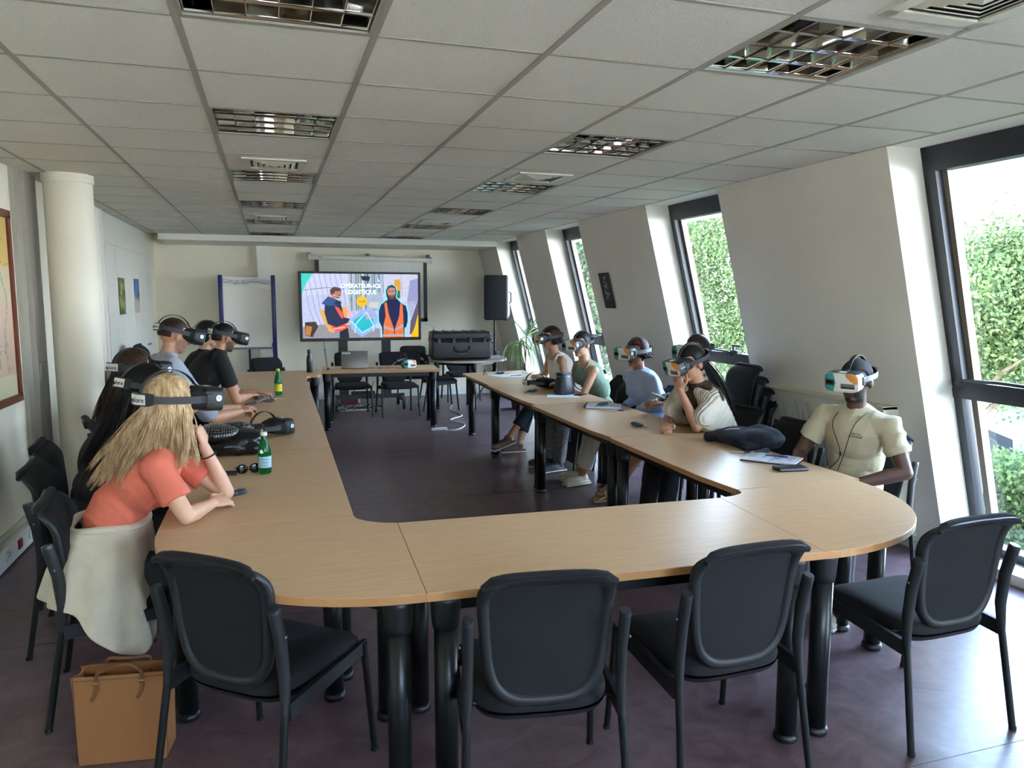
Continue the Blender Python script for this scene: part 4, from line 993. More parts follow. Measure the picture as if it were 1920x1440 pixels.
# shawl : remeshed cape hull
f_, l_, u_ = basis(186); M_knit = mat('cream_knit', '#c4bba8', .9, wave=(16, 1.2, .6, 'Y'), noise_amt=.06, nscale=14)
t = thing('shawl', 'cream knitted shawl draped over the shoulders of the woman resting on her fist', 'shawl', (g.P.x, g.P.y, 0))
c = MB(); back_hi = g.N-f_*.055-V((0, 0, .03)); back_lo = g.P.lerp(g.N, .30)-f_*.125
def patch3(A, B, C_, ra, rb, rc, n=7):
    for i in range(n+1):
        for j in range(n+1-i):
            a, b_ = i/n, j/n; k = 1-a-b_; p = A*k+B*a+C_*b_; r_ = ra*k+rb*a+rc*b_; c.ell(g.L(p), (r_,)*3, None, 10, 7)
for (sh, el, ha), s_ in ((g.arms['L'], 1), (g.arms['R'], -1)):
    m1 = sh.lerp(el, .66)+f_*.01; low = g.P.lerp(g.N, .28)-f_*.10+l_*s_*.15; neck = g.N-V((0, 0, .035))+l_*s_*.05-f_*.02; top = sh+V((0, 0, -.005))
    patch3(neck, top, back_hi, .050, .066, .055); patch3(top, m1, low, .066, .072, .05); patch3(top, back_hi, low, .066, .055, .05); patch3(back_hi, back_lo, low, .055, .05, .05)
    patch3(top, m1, sh.lerp(el, .4)+f_*.04-V((0, 0, .03)), .066, .072, .06, 4); patch3(neck+f_*.05, top+f_*.03, g.P.lerp(g.N, .62)+f_*.09+l_*s_*.12, .035, .05, .035, 5); patch3(m1, low, g.P.lerp(g.N, .15)-f_*.02+l_*s_*.17, .07, .05, .045, 6)
remesh(c, 'knit', .0075, M_knit, t, smooth=14, disp=fold_noise(.0035, 40, (.2, 1.6, .5), seed=3))
chair(3.03, 4.64, 96, 'black chair of the woman in the cream shawl', 'occupied chairs')
chair(2.98, 4.00, 92, 'empty black chair pushed under the right table beside the dark jacket', 'empty chairs by the windows')
# 12 man in cream t-shirt
g = figure('man with shaved head and beard in a cream T-shirt, front right', (3.12, 3.42), 200, (3.055, 3.345, 1.195), 203, 6, skn='skin_deep', sk='#5a3b2c', shw=.187, fat=1.0, shirt_mat=cloth('cream_tshirt', '#bdb294', noise_amt=.05, nscale=5), sleeve=.60, pants_mat=MATS['dark_denim'], beard_mat=M_beard2,
           elbL=(3.19, 3.10, .72), hanL=(2.92, 3.18, .66), elbR=(2.93, 3.62, .74), hanR=(2.80, 3.44, .66), vox=.0055, fold=.009, shoes='#b7b09c', feet=[(2.74, 3.02, .085), (2.62, 3.34, .085)])
scalp(g, H_sh, 1.035, .40, rough=.0, backlow=-.45)
h12 = headset('white VR headset with teal and orange print on the man in cream', 'VR headsets on heads', white_side=True, light_strap=True, grow=1.02, backpad_text=None); wear(h12, g, .012)
# chest print and lanyard cord
f_, l_, u_ = basis(200); up = (g.N-g.P).normalized()
b = MB(); ch = g.P.lerp(g.N, .74)
pts = [g.N-f_*.05+l_*.06+V((0, 0, .02)), g.N+f_*.03+l_*.075, ch+f_*.137+l_*.06+V((0, 0, .05)), g.P.lerp(g.N, .5)+f_*.140+l_*.02, g.P.lerp(g.N, .30)+f_*.15-l_*.0]
b.tube([g.L(p) for p in spline(pts, 5)], .0025, 6); pts2 = [g.N-f_*.05-l_*.06+V((0, 0, .02)), g.N+f_*.03-l_*.075, ch+f_*.137-l_*.06+V((0, 0, .05)), g.P.lerp(g.N, .5)+f_*.140+l_*.0, g.P.lerp(g.N, .30)+f_*.15-l_*.05]
b.tube([g.L(p) for p in spline(pts2, 5)], .0025, 6); b.ell(g.L(pts2[3]), (.006, .006, .014)); tag(b.build('cord', M_black, None, loc=(g.P.x, g.P.y, 0)), 'thin black earphone cord hanging round the neck of the man in the cream T-shirt', 'cord')
for i, s in enumerate(('LANCTUS', 'MONTAIGNE')):
    pz = ch+f_*.140+l_*.075+V((0, 0, .012-.016*i)); text('chest_print', s, .013, mat('print_olive', '#4a4636', .8), g.root, g.L(pz), Matrix((l_, (V((0, 0, 1))-f_*.1).normalized(), f_)).transposed(), .001)
chair(3.16, 3.44, 108, 'black chair of the man in the cream T-shirt', 'occupied chairs')
# ------------------------------------------------------------------ painted flat prints (screen, map, photos) as coloured meshes
class Canvas:
    def __init__(s, w, h, bg='#ffffff'):
        s.w, s.h = w, h; s.a = np.zeros((h, w, 3)); s.a[:] = lin(bg)[:3]; s.Y, s.X = np.mgrid[0:h, 0:w]; s.X = (s.X+.5)/w; s.Y = (s.Y+.5)/h
    def poly(s, pts, c, al=1):
        m = np.zeros(s.X.shape, bool); n = len(pts)
        for i in range(n):
            x0, y0 = pts[i]; x1, y1 = pts[(i+1) % n]
            cnd = ((y0 > s.Y) != (y1 > s.Y)); xi = (x1-x0)*(s.Y-y0)/((y1-y0) if y1 != y0 else 1e-9)+x0; m ^= cnd & (s.X < xi)
        s.a[m] = s.a[m]*(1-al)+np.array(lin(c)[:3])*al; return s
    def ell(s, x, y, rx, ry, c, al=1):
        m = ((s.X-x)/rx)**2+((s.Y-y)/ry)**2 < 1; s.a[m] = s.a[m]*(1-al)+np.array(lin(c)[:3])*al; return s
    def line(s, pts, c, w=.004, al=1):
        asp = s.w/s.h
        for (x0, y0), (x1, y1) in zip(pts[:-1], pts[1:]):
            X, Y = s.X*asp, s.Y; x0a, x1a = x0*asp, x1*asp; dx, dy = x1a-x0a, y1-y0; L = dx*dx+dy*dy+1e-12
            t = np.clip(((X-x0a)*dx+(Y-y0)*dy)/L, 0, 1); m = (X-x0a-t*dx)**2+(Y-y0-t*dy)**2 < w*w
            s.a[m] = s.a[m]*(1-al)+np.array(lin(c)[:3])*al
        return s
    def build(s, name, W, H, emit, parent, O, ux, uy, rough=.5):
        """O top-left corner, ux right, uy down (unit vectors)"""
        me = bpy.data.meshes.new(name); w, h = s.w, s.h
        gx, gy = np.meshgrid(np.arange(w+1)/w*W, np.arange(h+1)/h*H); P = np.array(O)+gx[..., None]*np.array(ux)+gy[..., None]*np.array(uy)
        V_ = P.reshape(-1, 3); i = np.arange(h)[:, None]*(w+1)+np.arange(w)[None, :]; F_ = np.stack([i, i+w+1, i+w+2, i+1], -1).reshape(-1, 4)
        me.vertices.add(len(V_)); me.vertices.foreach_set('co', V_.ravel()); me.loops.add(F_.size); me.loops.foreach_set('vertex_index', F_.ravel().astype('i'))
        me.polygons.add(len(F_)); me.polygons.foreach_set('loop_start', (np.arange(len(F_))*4).astype('i')); me.update(calc_edges=True)
        at = me.color_attributes.new('col', 'FLOAT_COLOR', 'CORNER'); c = np.ones((len(F_), 4, 4)); c[:, :, :3] = s.a.reshape(-1, 1, 3); at.data.foreach_set('color', c.ravel())
        m = bpy.data.materials.new(name); m.use_nodes = True; nt = m.node_tree; b = nt.nodes['Principled BSDF']; v = nt.nodes.new('ShaderNodeVertexColor'); v.layer_name = 'col'
        b.inputs['Roughness'].default_value = rough
        if emit: b.inputs['Specular IOR Level'].default_value = .15; b.inputs['Base Color'].default_value = (.01, .01, .01, 1); nt.links.new(v.outputs[0], b.inputs['Emission Color']); b.inputs['Emission Strength'].default_value = emit
        else: nt.links.new(v.outputs[0], b.inputs['Base Color'])
        me.materials.append(m); o = bpy.data.objects.new(name, me); COL.objects.link(o); o.parent = parent; return o
def mist(cv, seed, amt=.08, blocks=30):
    rs = np.random.RandomState(seed); n = rs.rand(blocks, int(blocks*1.7)); yi = (cv.Y*blocks*.999).astype(int); xi = (cv.X*blocks*1.699).astype(int)
    cv.a *= (1-amt+2*amt*n[yi, xi])[..., None]; return cv
# screen
def tv():
    t = thing('screen_on_stand', 'large flat screen on a black rolling stand showing two men in orange vests', 'television', (1.265, 11.2, 0))
    W, H, z0 = 1.75, 1.0, 1.005
    MB().rbox((0, 0, z0+H/2), (W, .06, H), .006, seg=2, smooth=False).build('bezel', M_black, t)
    c = Canvas(440, 248, '#b9c0e0'); rs = random.Random(5)
    c.poly([(0, .35), (.42, .28), (.42, 0), (0, 0)], '#c4c8ea')
    for i in range(9): x = .03+.045*i; c.line([(x-.02, 0), (x, .2), (x+.03, .55), (x+.09, .85)], '#5e6890', .0028)
    c.line([(.02, .26), (.1, .235), (.22, .215), (.36, .24)], '#555c7c', .004)
    c.poly([(0, 1), (0, .82), (.2, .78), (.45, .80), (.66, .86), (.66, 1)], '#8f8c96')
    for i in range(16):
        x = .37+.02*i; c.poly([(x, 0), (x+.015, 0), (x+.015, .55), (x, .6)], rs.choice(['#6b7f92', '#8fa6bd', '#a4b4cf', '#4d6070', '#c3c9e4', '#7a8a80']))
    c.poly([(.5, .03), (.58, .04), (.57, .11), (.51, .1)], '#20242e'); c.poly([(.55, .3), (.68, .28), (.7, .55), (.55, .55)], '#9fb0c4'); c.poly([(.57, .43), (.66, .44), (.64, .54), (.56, .52)], '#c7c3c0')
    c.poly([(.69, 0), (1, 0), (1, .5), (.88, .45), (.70, .40)], '#c2c6dc'); c.line([(.69, 0), (.695, .3)], '#4b4c5e', .004); c.line([(.85, 0), (.86, .35)], '#8d90ac', .003)
    c.poly([(.79, .09), (.84, .08), (.85, .22), (.83, .30), (.79, .2)], '#d89a3a'); c.poly([(.81, .26), (.84, .26), (.84, .38), (.81, .38)], '#2f6a4c')
    c.poly([(.93, .1), (1, .06), (1, .40), (.97, .5), (.9, .44)], '#9295c0'); c.poly([(.9, .44), (.98, .42), (.95, .62), (.93, .7)], '#a7a9cf'); c.poly([(1, .4), (1, .95), (.92, .95), (.93, .75)], '#5d5468')
    c.poly([(0, 0), (.10, 0), (.06, .10), (.025, .2), (0, .34)], '#35c9bd'); c.poly([(1, .62), (1, 1), (.925, 1), (.965, .85)], '#e8b70e')
    c.poly([(.02, .75), (.11, .74), (.13, .82), (.08, .98), (.02, .95)], '#3a2a22'); c.poly([(.03, .80), (.08, .82), (.06, .96), (.02, .94)], '#b5772e')
    # box of blue foil
    c.poly([(.40, .72), (.50, .56), (.60, .54), (.645, .68), (.62, .86), (.50, .99), (.41, .86)], '#8fb0e0'); c.poly([(.43, .72), (.52, .62), (.60, .68), (.60, .80), (.5, .93), (.44, .84)], '#1fb5c4'); c.poly([(.52, .58), (.59, .60), (.60, .70), (.54, .72)], '#a9a2c6')
    for l in ([(.44, .92), (.45, .78), (.54, .6)], [(.545, .6), (.60, .80), (.6, .9)], [(.41, .74), (.5, .92), (.63, .8)]): c.line(l, '#b9e0f4', .008)
    # left man
    c.poly([(.14, .56), (.19, .56), (.21, .78), (.28, .86), (.26, .92), (.22, .9), (.17, .72)], '#d9a45c'); c.poly([(.33, .52), (.38, .5), (.38, .72), (.40, .76), (.36, .82), (.3, .7)], '#d9a45c')
    c.poly([(.19, .45), (.24, .36), (.31, .42), (.33, .5), (.35, .68), (.40, .70), (.38, .76), (.28, .84), (.21, .78), (.185, .6)], '#14214a'); c.poly([(.16, .46), (.22, .35), (.28, .40), (.32, .48), (.22, .5)], '#2a4a86')
    c.poly([(.27, .50), (.30, .52), (.35, .62), (.34, .70), (.32, .68)], '#e0523c'); c.poly([(.22, .78), (.28, .83), (.36, .78), (.38, .84), (.34, .90), (.26, .88)], '#e8554c'); c.line([(.26, .86), (.35, .83)], '#f0b0b0', .01)
    c.poly([(.31, .9), (.38, .84), (.39, 1), (.31, 1)], '#161a2a'); c.ell(.285, .30, .045, .082, '#b8705c'); c.poly([(.24, .32), (.235, .25), (.27, .20), (.32, .22), (.335, .27), (.28, .27), (.265, .33)], '#4a3a34'); c.ell(.395, .62, .024, .038, '#f0a8a8'); c.ell(.262, .33, .010, .02, '#c47a66'); c.poly([(.285, .33), (.325, .33), (.315, .375), (.29, .38)], '#6a4238'); c.line([(.268, .335), (.315, .355)], '#e8d8d8', .004); c.poly([(.32, .28), (.335, .31), (.322, .33)], '#b8705c'); c.ell(.30, .45, .03, .03, '#0f1834'); c.line([(.2, .5), (.22, .62), (.26, .74)], '#0c1430', .008); c.line([(.765, .5), (.767, .85)], '#0c1236', .004); c.poly([(.745, .23), (.79, .23), (.785, .26), (.75, .26)], '#c4948a')
    # badge
    c.ell(.505, .43, .046, .083, '#e8b816')
    # right man with glowing outline
    out = [(.715, .26), (.735, .19), (.77, .17), (.80, .2), (.81, .27), (.80, .37), (.85, .46), (.89, .5), (.905, .62), (.905, .74), (.89, .84), (.875, .85), (.875, 1), (.68, 1), (.675, .84), (.65, .74), (.65, .58), (.67, .48), (.73, .4), (.72, .34)]
    c.line(out+[out[0]], '#6fe8e0', .016); c.poly(out, '#151d4c'); c.poly([(.70, .46), (.72, .44), (.735, .62), (.78, .86), (.785, 1), (.685, 1), (.69, .80), (.71, .66)], '#e0703a'); c.poly([(.84, .46), (.86, .48), (.865, .66), (.865, .8), (.87, 1), (.785, 1), (.79, .86), (.83, .66)], '#e0703a')
    c.poly([(.69, .80), (.78, .87), (.78, .9), (.69, .86)], '#a8a0a8'); c.poly([(.865, .78), (.79, .87), (.79, .9), (.865, .84)], '#a8a0a8'); c.poly([(.685, .95), (.87, .95), (.87, .98), (.685, .98)], '#b0a6ac')
    c.poly([(.725, .27), (.735, .2), (.77, .18), (.795, .21), (.80, .28), (.79, .36), (.765, .41), (.74, .37)], '#b58478'); c.poly([(.725, .26), (.732, .19), (.77, .165), (.80, .2), (.803, .25), (.79, .215), (.75, .21)], '#463a3a'); c.poly([(.735, .33), (.795, .33), (.79, .38), (.765, .42), (.745, .39)], '#5b3f40'); c.line([(.74, .27), (.755, .27)], '#2a1c20', .006); c.line([(.772, .27), (.788, .27)], '#2a1c20', .006); c.line([(.757, .345), (.777, .345)], '#a86a66', .005)
    c.poly([(.74, .40), (.79, .40), (.80, .46), (.765, .50), (.73, .46)], '#101530'); c.poly([(.645, .06), (.665, .12), (.65, .12)], '#ffffff')
    mist(c, 3, .05)
    pw, ph = W-.08, H-.075
    p = c.build('picture', pw, ph, .19, t, (-pw/2, -.0315, z0+H-.03), (1, 0, 0), (0, 0, -1), .3)
    Rt = Matrix(((1, 0, 0), (0, 0, -1), (0, 1, 0)))
    mw = mat('screen_white', '#ffffff', .5, emit=('#ffffff', .22)); mt_ = mat('screen_teal', '#000000', .5, emit=('#2fb9ae', .17))
    for (s, y, sz) in (('OPÉRATEUR-ICE', .795, .082), ('LOGISTIQUE', .705, .082)):
        x = -pw/2+pw*.50
        text('title_shadow', s, sz, mt_, t, Vector((x+.005, -.0322, z0+y-.005)), Rt, .0003, sx=.96, bold=.0022); text('title', s, sz, mw, t, Vector((x, -.0335, z0+y)), Rt, .0006, sx=.96, bold=.0016)
    text('badge_print', 'norB', .045, M_ink, t, Vector((-pw/2+pw*.505, -.0325, z0+H-.03-ph*.43)), Rt)
    text('maker_mark', 'speechi', .018, M_grey, t, Vector((0, -.031, z0+.018)), Rt)
    for x in (-.27, .36):
        b = MB().bx(x-.065, x+.065, .035, .085, .16, 1.35).build('column', M_black, t)
    b = MB().bx(-.5, .62, .03, .09, .14, .20).build('base_bar', M_black, t)
    for x in (-.42, .56):
        b = MB(); b.rbox((x, -.02, .15), (.07, .60, .05), .02); f = b.build('foot', mat('stand_foot_grey', '#3c4043', .4), t)
        for y in (-.28, .24):
            MB().lathe([(.045, -.014), (.05, -.01), (.05, .01), (.045, .014)], (x+.0, y, .05), 18, rot=Matrix.Rotation(PI/2, 3, 'Y')).build('caster', M_rubber, f)
            MB().bx(x-.022, x+.022, y-.02, y+.03, .075, .135).build('caster_fork', M_black, f)
    b = MB().rbox((.0, .0, .235), (.34, .12, .04), .008); b.build('media_box', M_black, t)
    for x in (-.12, .12): MB().tube([(x, 0, .25), (x*1.25, 0, .40)], .005, 6).build('antenna', M_black, t)
tv()
# projector screen
def projscreen():
    t = thing('projection_screen', 'pull-down white projection screen with black borders behind the television', 'projection screen', (1.565, 12.24, 0))
    M_ps = mat('screen_case', '#d6d3c4', .4)
    MB().tube([(-.96, 0, 2.26), (.96, 0, 2.235)], .040, 16).build('roller_case', M_ps, t)
    for s in (-1, 1): MB().rbox((s*.965, 0, 2.248-s*.012), (.03, .10, .10), .008).build('end_cap', M_trim, t)
    for x in (-.96, -.05, .93): MB().bx(x-.02, x+.02, .02, .14, 2.28, 2.33).build('wall_bracket', M_grey, t)
    MB().bx(-.82, .83, .010, .013, 1.30, 2.22).build('fabric', mat('screen_fabric', '#c9c7bb', .8, wave=(3, 1, .12, 'X')), t)
    b = MB(); b.bx(-.88, -.82, .008, .013, 1.24, 2.22); b.build('border', M_black, t)
    MB().bx(.83, .89, .008, .013, 1.24, 2.22).build('border', M_black, t)
    MB().bx(-.88, .89, .008, .013, 1.24, 1.30).build('border', M_black, t)
    MB().rbox((0, .01, 1.215), (1.86, .03, .04), .008).build('weight_bar', M_trim, t)
    text('maker_mark', 'oray', .03, M_ink, t, Vector((-.80, -.041, 2.258)), Matrix(((1, 0, 0), (0, 0, -1), (0, 1, 0))))
projscreen()
# flip chart
def flip():
    t = thing('flip_chart', 'flip chart board with dark blue side posts by the back wall', 'flip chart', (-.315, 11.75, 0))
    M_b = mat('blue_post', '#0c1560', .35)
    for s in (-1, 1):
        MB().rbox((s*.365, 0, 1.35), (.06, .05, 1.22), .01).build('post', M_b, t)
        MB().tube([(s*.33, .02, 1.0), (s*.42, -.28, 0)], .016, 10).build('leg', M_b, t)
    MB().tube([(0, .03, 1.1), (0, .30, 0)], .016, 10).build('leg', M_b, t)
    MB().bx(-.345, .345, .005, .02, .90, 1.93).build('board', mat('whiteboard', '#e6e4da', .25), t)
    MB().bx(-.335, .335, -.006, .0, .905, 1.80).build('paper_pad', mat('flip_paper', '#ece6d8', .8), t)
    b = MB(); pts = [(x, -.012-.01*math.sin(x*9), 1.865+.012*math.sin(x*14)) for x in [-.33+.66*i/16 for i in range(17)]]
    b.tube(pts, [.028+.007*math.sin(i*1.9) for i in range(17)], 10); b.build('rolled_paper', mat('scribbled_paper', '#e2e0d6', .8, col2='#a5a5a8', nscale=30, stretch=(.5, 3, 3)), t)
    vs = [(.05, -.02, 1.80), (.18, -.035, 1.78), (.30, -.06, 1.745), (.335, -.03, 1.76), (.335, -.01, 1.84), (.05, -.012, 1.84)]
    MB().add(vs, [(0, 1, 2, 3, 4, 5)]).build('curled_sheet', MATS['flip_paper'], t)
    MB().bx(-.34, .34, -.05, .0, .875, .905).build('pen_tray', M_grey, t)
flip()
# speaker
def speaker():
    t = thing('loudspeaker', 'black loudspeaker with pale grey sides raised on a pole by the back corner', 'loudspeaker', (3.32, 11.2, 1.29), math.radians(-28))
    b = MB(); b.rbox((0, .13, .345), (.36, .27, .68), .085, seg=5); b.build('cabinet', mat('speaker_grey', '#8d9094', .5), t)
    MB().rbox((0, -.005, .345), (.375, .06, .69), .06, seg=5).build('grille', mat('speaker_grille', '#07080a', .7, bump=.4, bscale=700), t)
    b = MB(); b.tube([(.185, .10, .26), (.215, .10, .27), (.215, .10, .42), (.185, .10, .43)], .010, 8); b.build('side_handle', M_black, t)
    for x in (-.14, .14): MB().rbox((x, .05, .003), (.05, .05, .02), .006).build('rubber_foot', M_rubber, t)
    s = thing('speaker_stand', 'black tripod speaker stand in the back corner under the loudspeaker', 'stand', (3.32, 11.27, 0))
    MB().tube([(0, 0, .10), (0, 0, 1.29)], .019, 12).build('pole', M_black, s); MB().tube([(0, 0, .25), (0, 0, .75)], .026, 12).build('lower_tube', M_black, s)
    MB().rbox((.03, 0, .78), (.07, .05, .06), .01).build('collar', M_black, s)
    for a in (200, 320, 80):
        c_, s_ = math.cos(math.radians(a)), math.sin(math.radians(a)); b = MB(); b.tube([(0, 0, .55), (c_*.40, s_*.40, .015)], .013, 8); l = b.build('leg', M_black, s)
        MB().tube([(0, 0, .2), (c_*.22, s_*.22, .28)], .008, 6).build('brace', M_black, l)
        MB().ell((c_*.40, s_*.40, .018), (.03, .03, .018)).build('rubber_foot', M_rubber, l)
speaker()
# flight case on the grey table
def flightcase():
    t = thing('flight_case', 'large black ribbed flight case on the small grey table', 'case', (2.62, 10.72, .742), math.radians(-4))
    M_c = mat('case_black', '#131417', .4, bump=.15, bscale=200); W, D, H = .86, .42, .40
    MB().rbox((0, 0, .145), (W, D, .27), .03, seg=4).build('lower_shell', M_c, t); MB().rbox((0, 0, .345), (W, D, .12), .03, seg=4).build('lid', M_c, t)
    MB().rbox((0, 0, .283), (W+.02, D+.02, .02), .008).build('seam_band', M_black, t)
    for i in range(6): MB().rbox((-.36+.144*i, 0, .408), (.04, D*.86, .012), .005).build('lid_rib', M_c, t)
    for x in (-.33, -.12, .12, .33): l = MB().rbox((x, -D/2-.010, .285), (.05, .022, .075), .008).build('latch', M_black, t); MB().rbox((x, -D/2-.024, .262), (.03, .006, .02), .002).build('latch_tab', M_grey, l)
    b = MB(); b.tube(spline([(-.11, -D/2-.01, .20), (-.10, -D/2-.03, .14), (0, -D/2-.035, .12), (.10, -D/2-.03, .14), (.11, -D/2-.01, .20)], 4), .012, 8); b.build('front_handle', M_black, t)
    s = MB().rbox((W/2+.006, 0, .20), (.02, .26, .22), .01).build('side_recess', mat('case_side', '#3b3e42', .35), t)
    b = MB(); b.tube([(W/2+.01, -.08, .26), (W/2+.05, -.08, .24), (W/2+.05, .08, .24), (W/2+.01, .08, .26)], .012, 8); b.build('side_handle', M_black, s)
    MB().rbox((W/2+.012, 0, .055), (.02, .14, .05), .006).build('data_plate', mat('case_plate', '#a3a7a6', .4), t)
    text('plate_print', 'explorer', .03, M_grey, t, Vector((0, -D/2-.004, .09)), Matrix(((1, 0, 0), (0, 0, -1), (0, 1, 0))))
flightcase()
# plant
def plant():
    t = thing('potted_dracaena', 'tall potted plant with long arching green leaves in the corner by the far window', 'plant', (3.50, 10.55, 0))
    MB().lathe([(.12, 0), (.16, .26), (.17, .28), (.15, .28), (.14, .24)], n=24).build('pot', mat('pot_terracotta', '#6d4a3a', .7), t)
    MB().lathe([(.145, .24), (.10, .25), (.0, .255)], n=20).build('soil', mat('soil', '#231a14', .95), t)
    M_l = mat('leaf_green', '#5a8a3c', .4, col2='#b6cf7c', nscale=6, stretch=(6, 6, .4)); rs = random.Random(11)
    MB().tube([(0, 0, .24), (.01, 0, .6), (-.01, .01, .98)], .012, 8).build('stem', mat('stem_brown', '#8a7a55', .7), t); MB().tube([(.03, -.02, .24), (.07, -.03, .6), (.08, -.05, 1.08)], .010, 8).build('stem', MATS['stem_brown'], t)
    def leaf(o, az, L, up, w, droop):
        d = Vector((math.cos(az), math.sin(az), 0)); pts = []
        for i in range(9):
            s = i/8; pts.append(Vector(o)+d*(L*s*(1-.25*s*droop))+Vector((0, 0, L*(up*s-droop*s*s))))
        ws = [w*(.35+1.5*s*(1-s)+.5*s)*(1-(s**5)) for s in [i/8 for i in range(9)]]
        MB().ribbon(pts, [max(x, .003) for x in ws], .0025, Vector((-d.y, d.x, 0)), 0).build('leaf', M_l, t)
    for i in range(34): leaf((0, 0, .88+.12*rs.random()), rs.uniform(0, 2*PI), rs.uniform(.34, .52), rs.uniform(.5, 1.0), .022, rs.uniform(1.1, 1.7))
    for i in range(8): leaf((.08, -.05, 1.07), rs.uniform(0, 2*PI), rs.uniform(.30, .50), rs.uniform(1.0, 1.6), .026, rs.uniform(.2, .5))
    for i in range(4): leaf((.08, -.05, 1.07), -.6+.5*i, .42, .5, .026, .25)
plant()
# back area chairs
chair(1.04, 10.62, 180, 'black chair behind the presenter table, left one below the screen', 'chairs at the far end')
chair(1.66, 10.50, 183, 'black chair behind the presenter table, right one below the screen', 'chairs at the far end')
chair(2.12, 11.72, 172, 'black chair between the screen and the flight case', 'chairs at the far end')
chair(2.34, 10.92, -92, 'black chair turned sideways under the left side of the grey table', 'chairs at the far end')
chair(2.88, 11.75, 180, 'black chair behind the flight case table by the back wall', 'chairs at the far end')
chair(.02, 9.98, 205, 'black chair at the far end of the left table row, below the flip chart', 'chairs at the far end')
chair(2.96, 6.22, 100, 'empty black chair with a handbag on it, between the green top and the pale blouse', 'empty chairs by the windows')
for k, (dz) in enumerate((0, .09, .18, .27)):
    chair(3.44-.055*k, 5.03, 84, '%s chair of the stack under the window behind the woman in the shawl' % ('bottom', 'second lowest', 'third', 'top')[k], 'stacked chairs by the window', z=dz)
for k in range(4): chair(-1.28+.05*k, 9.05, -90, '%s chair of the stack by the left wall cupboards' % ('bottom', 'second lowest', 'third', 'top')[k], 'stacked chairs by the left wall', z=.09*k)
for k in range(2): chair(-1.22+.05*k, 8.1, -92, '%s chair of the low stack beside the white column pipes' % ('bottom', 'top')[k], 'stacked chairs by the left wall', z=.09*k)
# ------------------------------------------------------------------ wall pictures
def picture_map():
    t = thing('framed_map', 'framed old map in a brown wooden frame on the left wall', 'picture', (XL, 5.17, 1.58))
    M_fr = mat('brown_frame', '#6b2f17', .4, noise_amt=.15, nscale=20)
    c = Canvas(90, 110, '#cdb893'); c.poly([(0, 0), (1, 0), (1, .28), (0, .22)], '#cfae62'); c.poly([(0, .3), (1, .5), (1, .88), (0, .9)], '#d2b096'); c.poly([(0, .88), (1, .88), (1, 1), (0, 1)], '#d3cda6')
    rs = random.Random(2)
    for x0 in (.62, .80, .3): 
        p = [(x0, .30)]; 
        for i in range(14): p.append((p[-1][0]+rs.uniform(-.03, .035), p[-1][1]+.04))
        c.line(p, '#9fb0a6', .009, .6); c.line([(a+.02, b_) for a, b_ in p], '#6b7a74', .003)
    for i in range(25): x, y = rs.random(), rs.random(); c.line([(x, y), (x+rs.uniform(-.08, .08), y+rs.uniform(-.03, .03))], '#8a7a5c', .003)
    c.build('print', 1.0, 1.14, 0, t, (.014, .52, .57) if False else (.014, -.48, .57), (0, 1, 0), (0, 0, -1))
    for z, n in ((.595, 0), (-.595, 1)): MB().bx(0, .028, -.55, .58, z-.025, z+.025).build('frame_rail', M_fr, t)
    for y in (-.52, .55): MB().bx(0, .028, y-.025, y+.025, -.59, .59).build('frame_rail', M_fr, t)
    MB().bx(0, .012, -.53, .56, -.59, .59).build('mount', mat('map_mount', '#d0cca8', .7), t)
picture_map()
def poster(name, label, O, ux, uy, W, H, cv, curl=0):
    t = thing(name, label, 'poster', O); p = cv.build('print', W, H, 0, t, (0, 0, 0), ux, uy)
    n = Vector(ux).cross(Vector(uy)); me = p.data
    return t
c = Canvas(20, 24, '#5d7a3a'); rs = random.Random(4)
for i in range(60): x, y = rs.random(), rs.random(); c.ell(x, y, .12, .08, rs.choice(['#7d9a4a', '#41602a', '#a58a58', '#b0a070', '#2f4a22']), .8)
poster('photo_print', 'green leafy photo print stuck on the left cupboard door, nearer one', (XL+.075, 9.06, 1.85), (0, 1, 0), (0, 0, -1), .36, .40, c)
c = Canvas(20, 24, '#b6ab98'); c.poly([(0, 0), (1, 0), (1, .5), (.6, .45), (.5, .62), (0, .55)], '#3f6fa6'); c.poly([(.55, .4), (.9, .3), (.95, .55), (.6, .7)], '#4a4038')
poster('photo_print', 'blue sky photo print stuck on the left cupboard, farther one', (XL+.075, 10.06, 1.86), (0, 1, 0), (0, 0, -1), .34, .41, c)
c = Canvas(24, 34, '#121413'); rs = random.Random(9)
for i in range(40): y = rs.uniform(.1, .75); c.ell(.5+rs.uniform(-.12, .12)*(1+y*.6), y, .07, .03, rs.choice(['#8c8f8c', '#5c605e', '#3b3f3d', '#b5b7b2']), .8)
q = Vector((-WS, 0, 1)).normalized()
poster('botanical_print', 'black photographic print curling off the wall between two far windows', (wx(1.91)-.012, 7.78, 1.91), (0, -1, 0), tuple(-q), .27, .40, c)
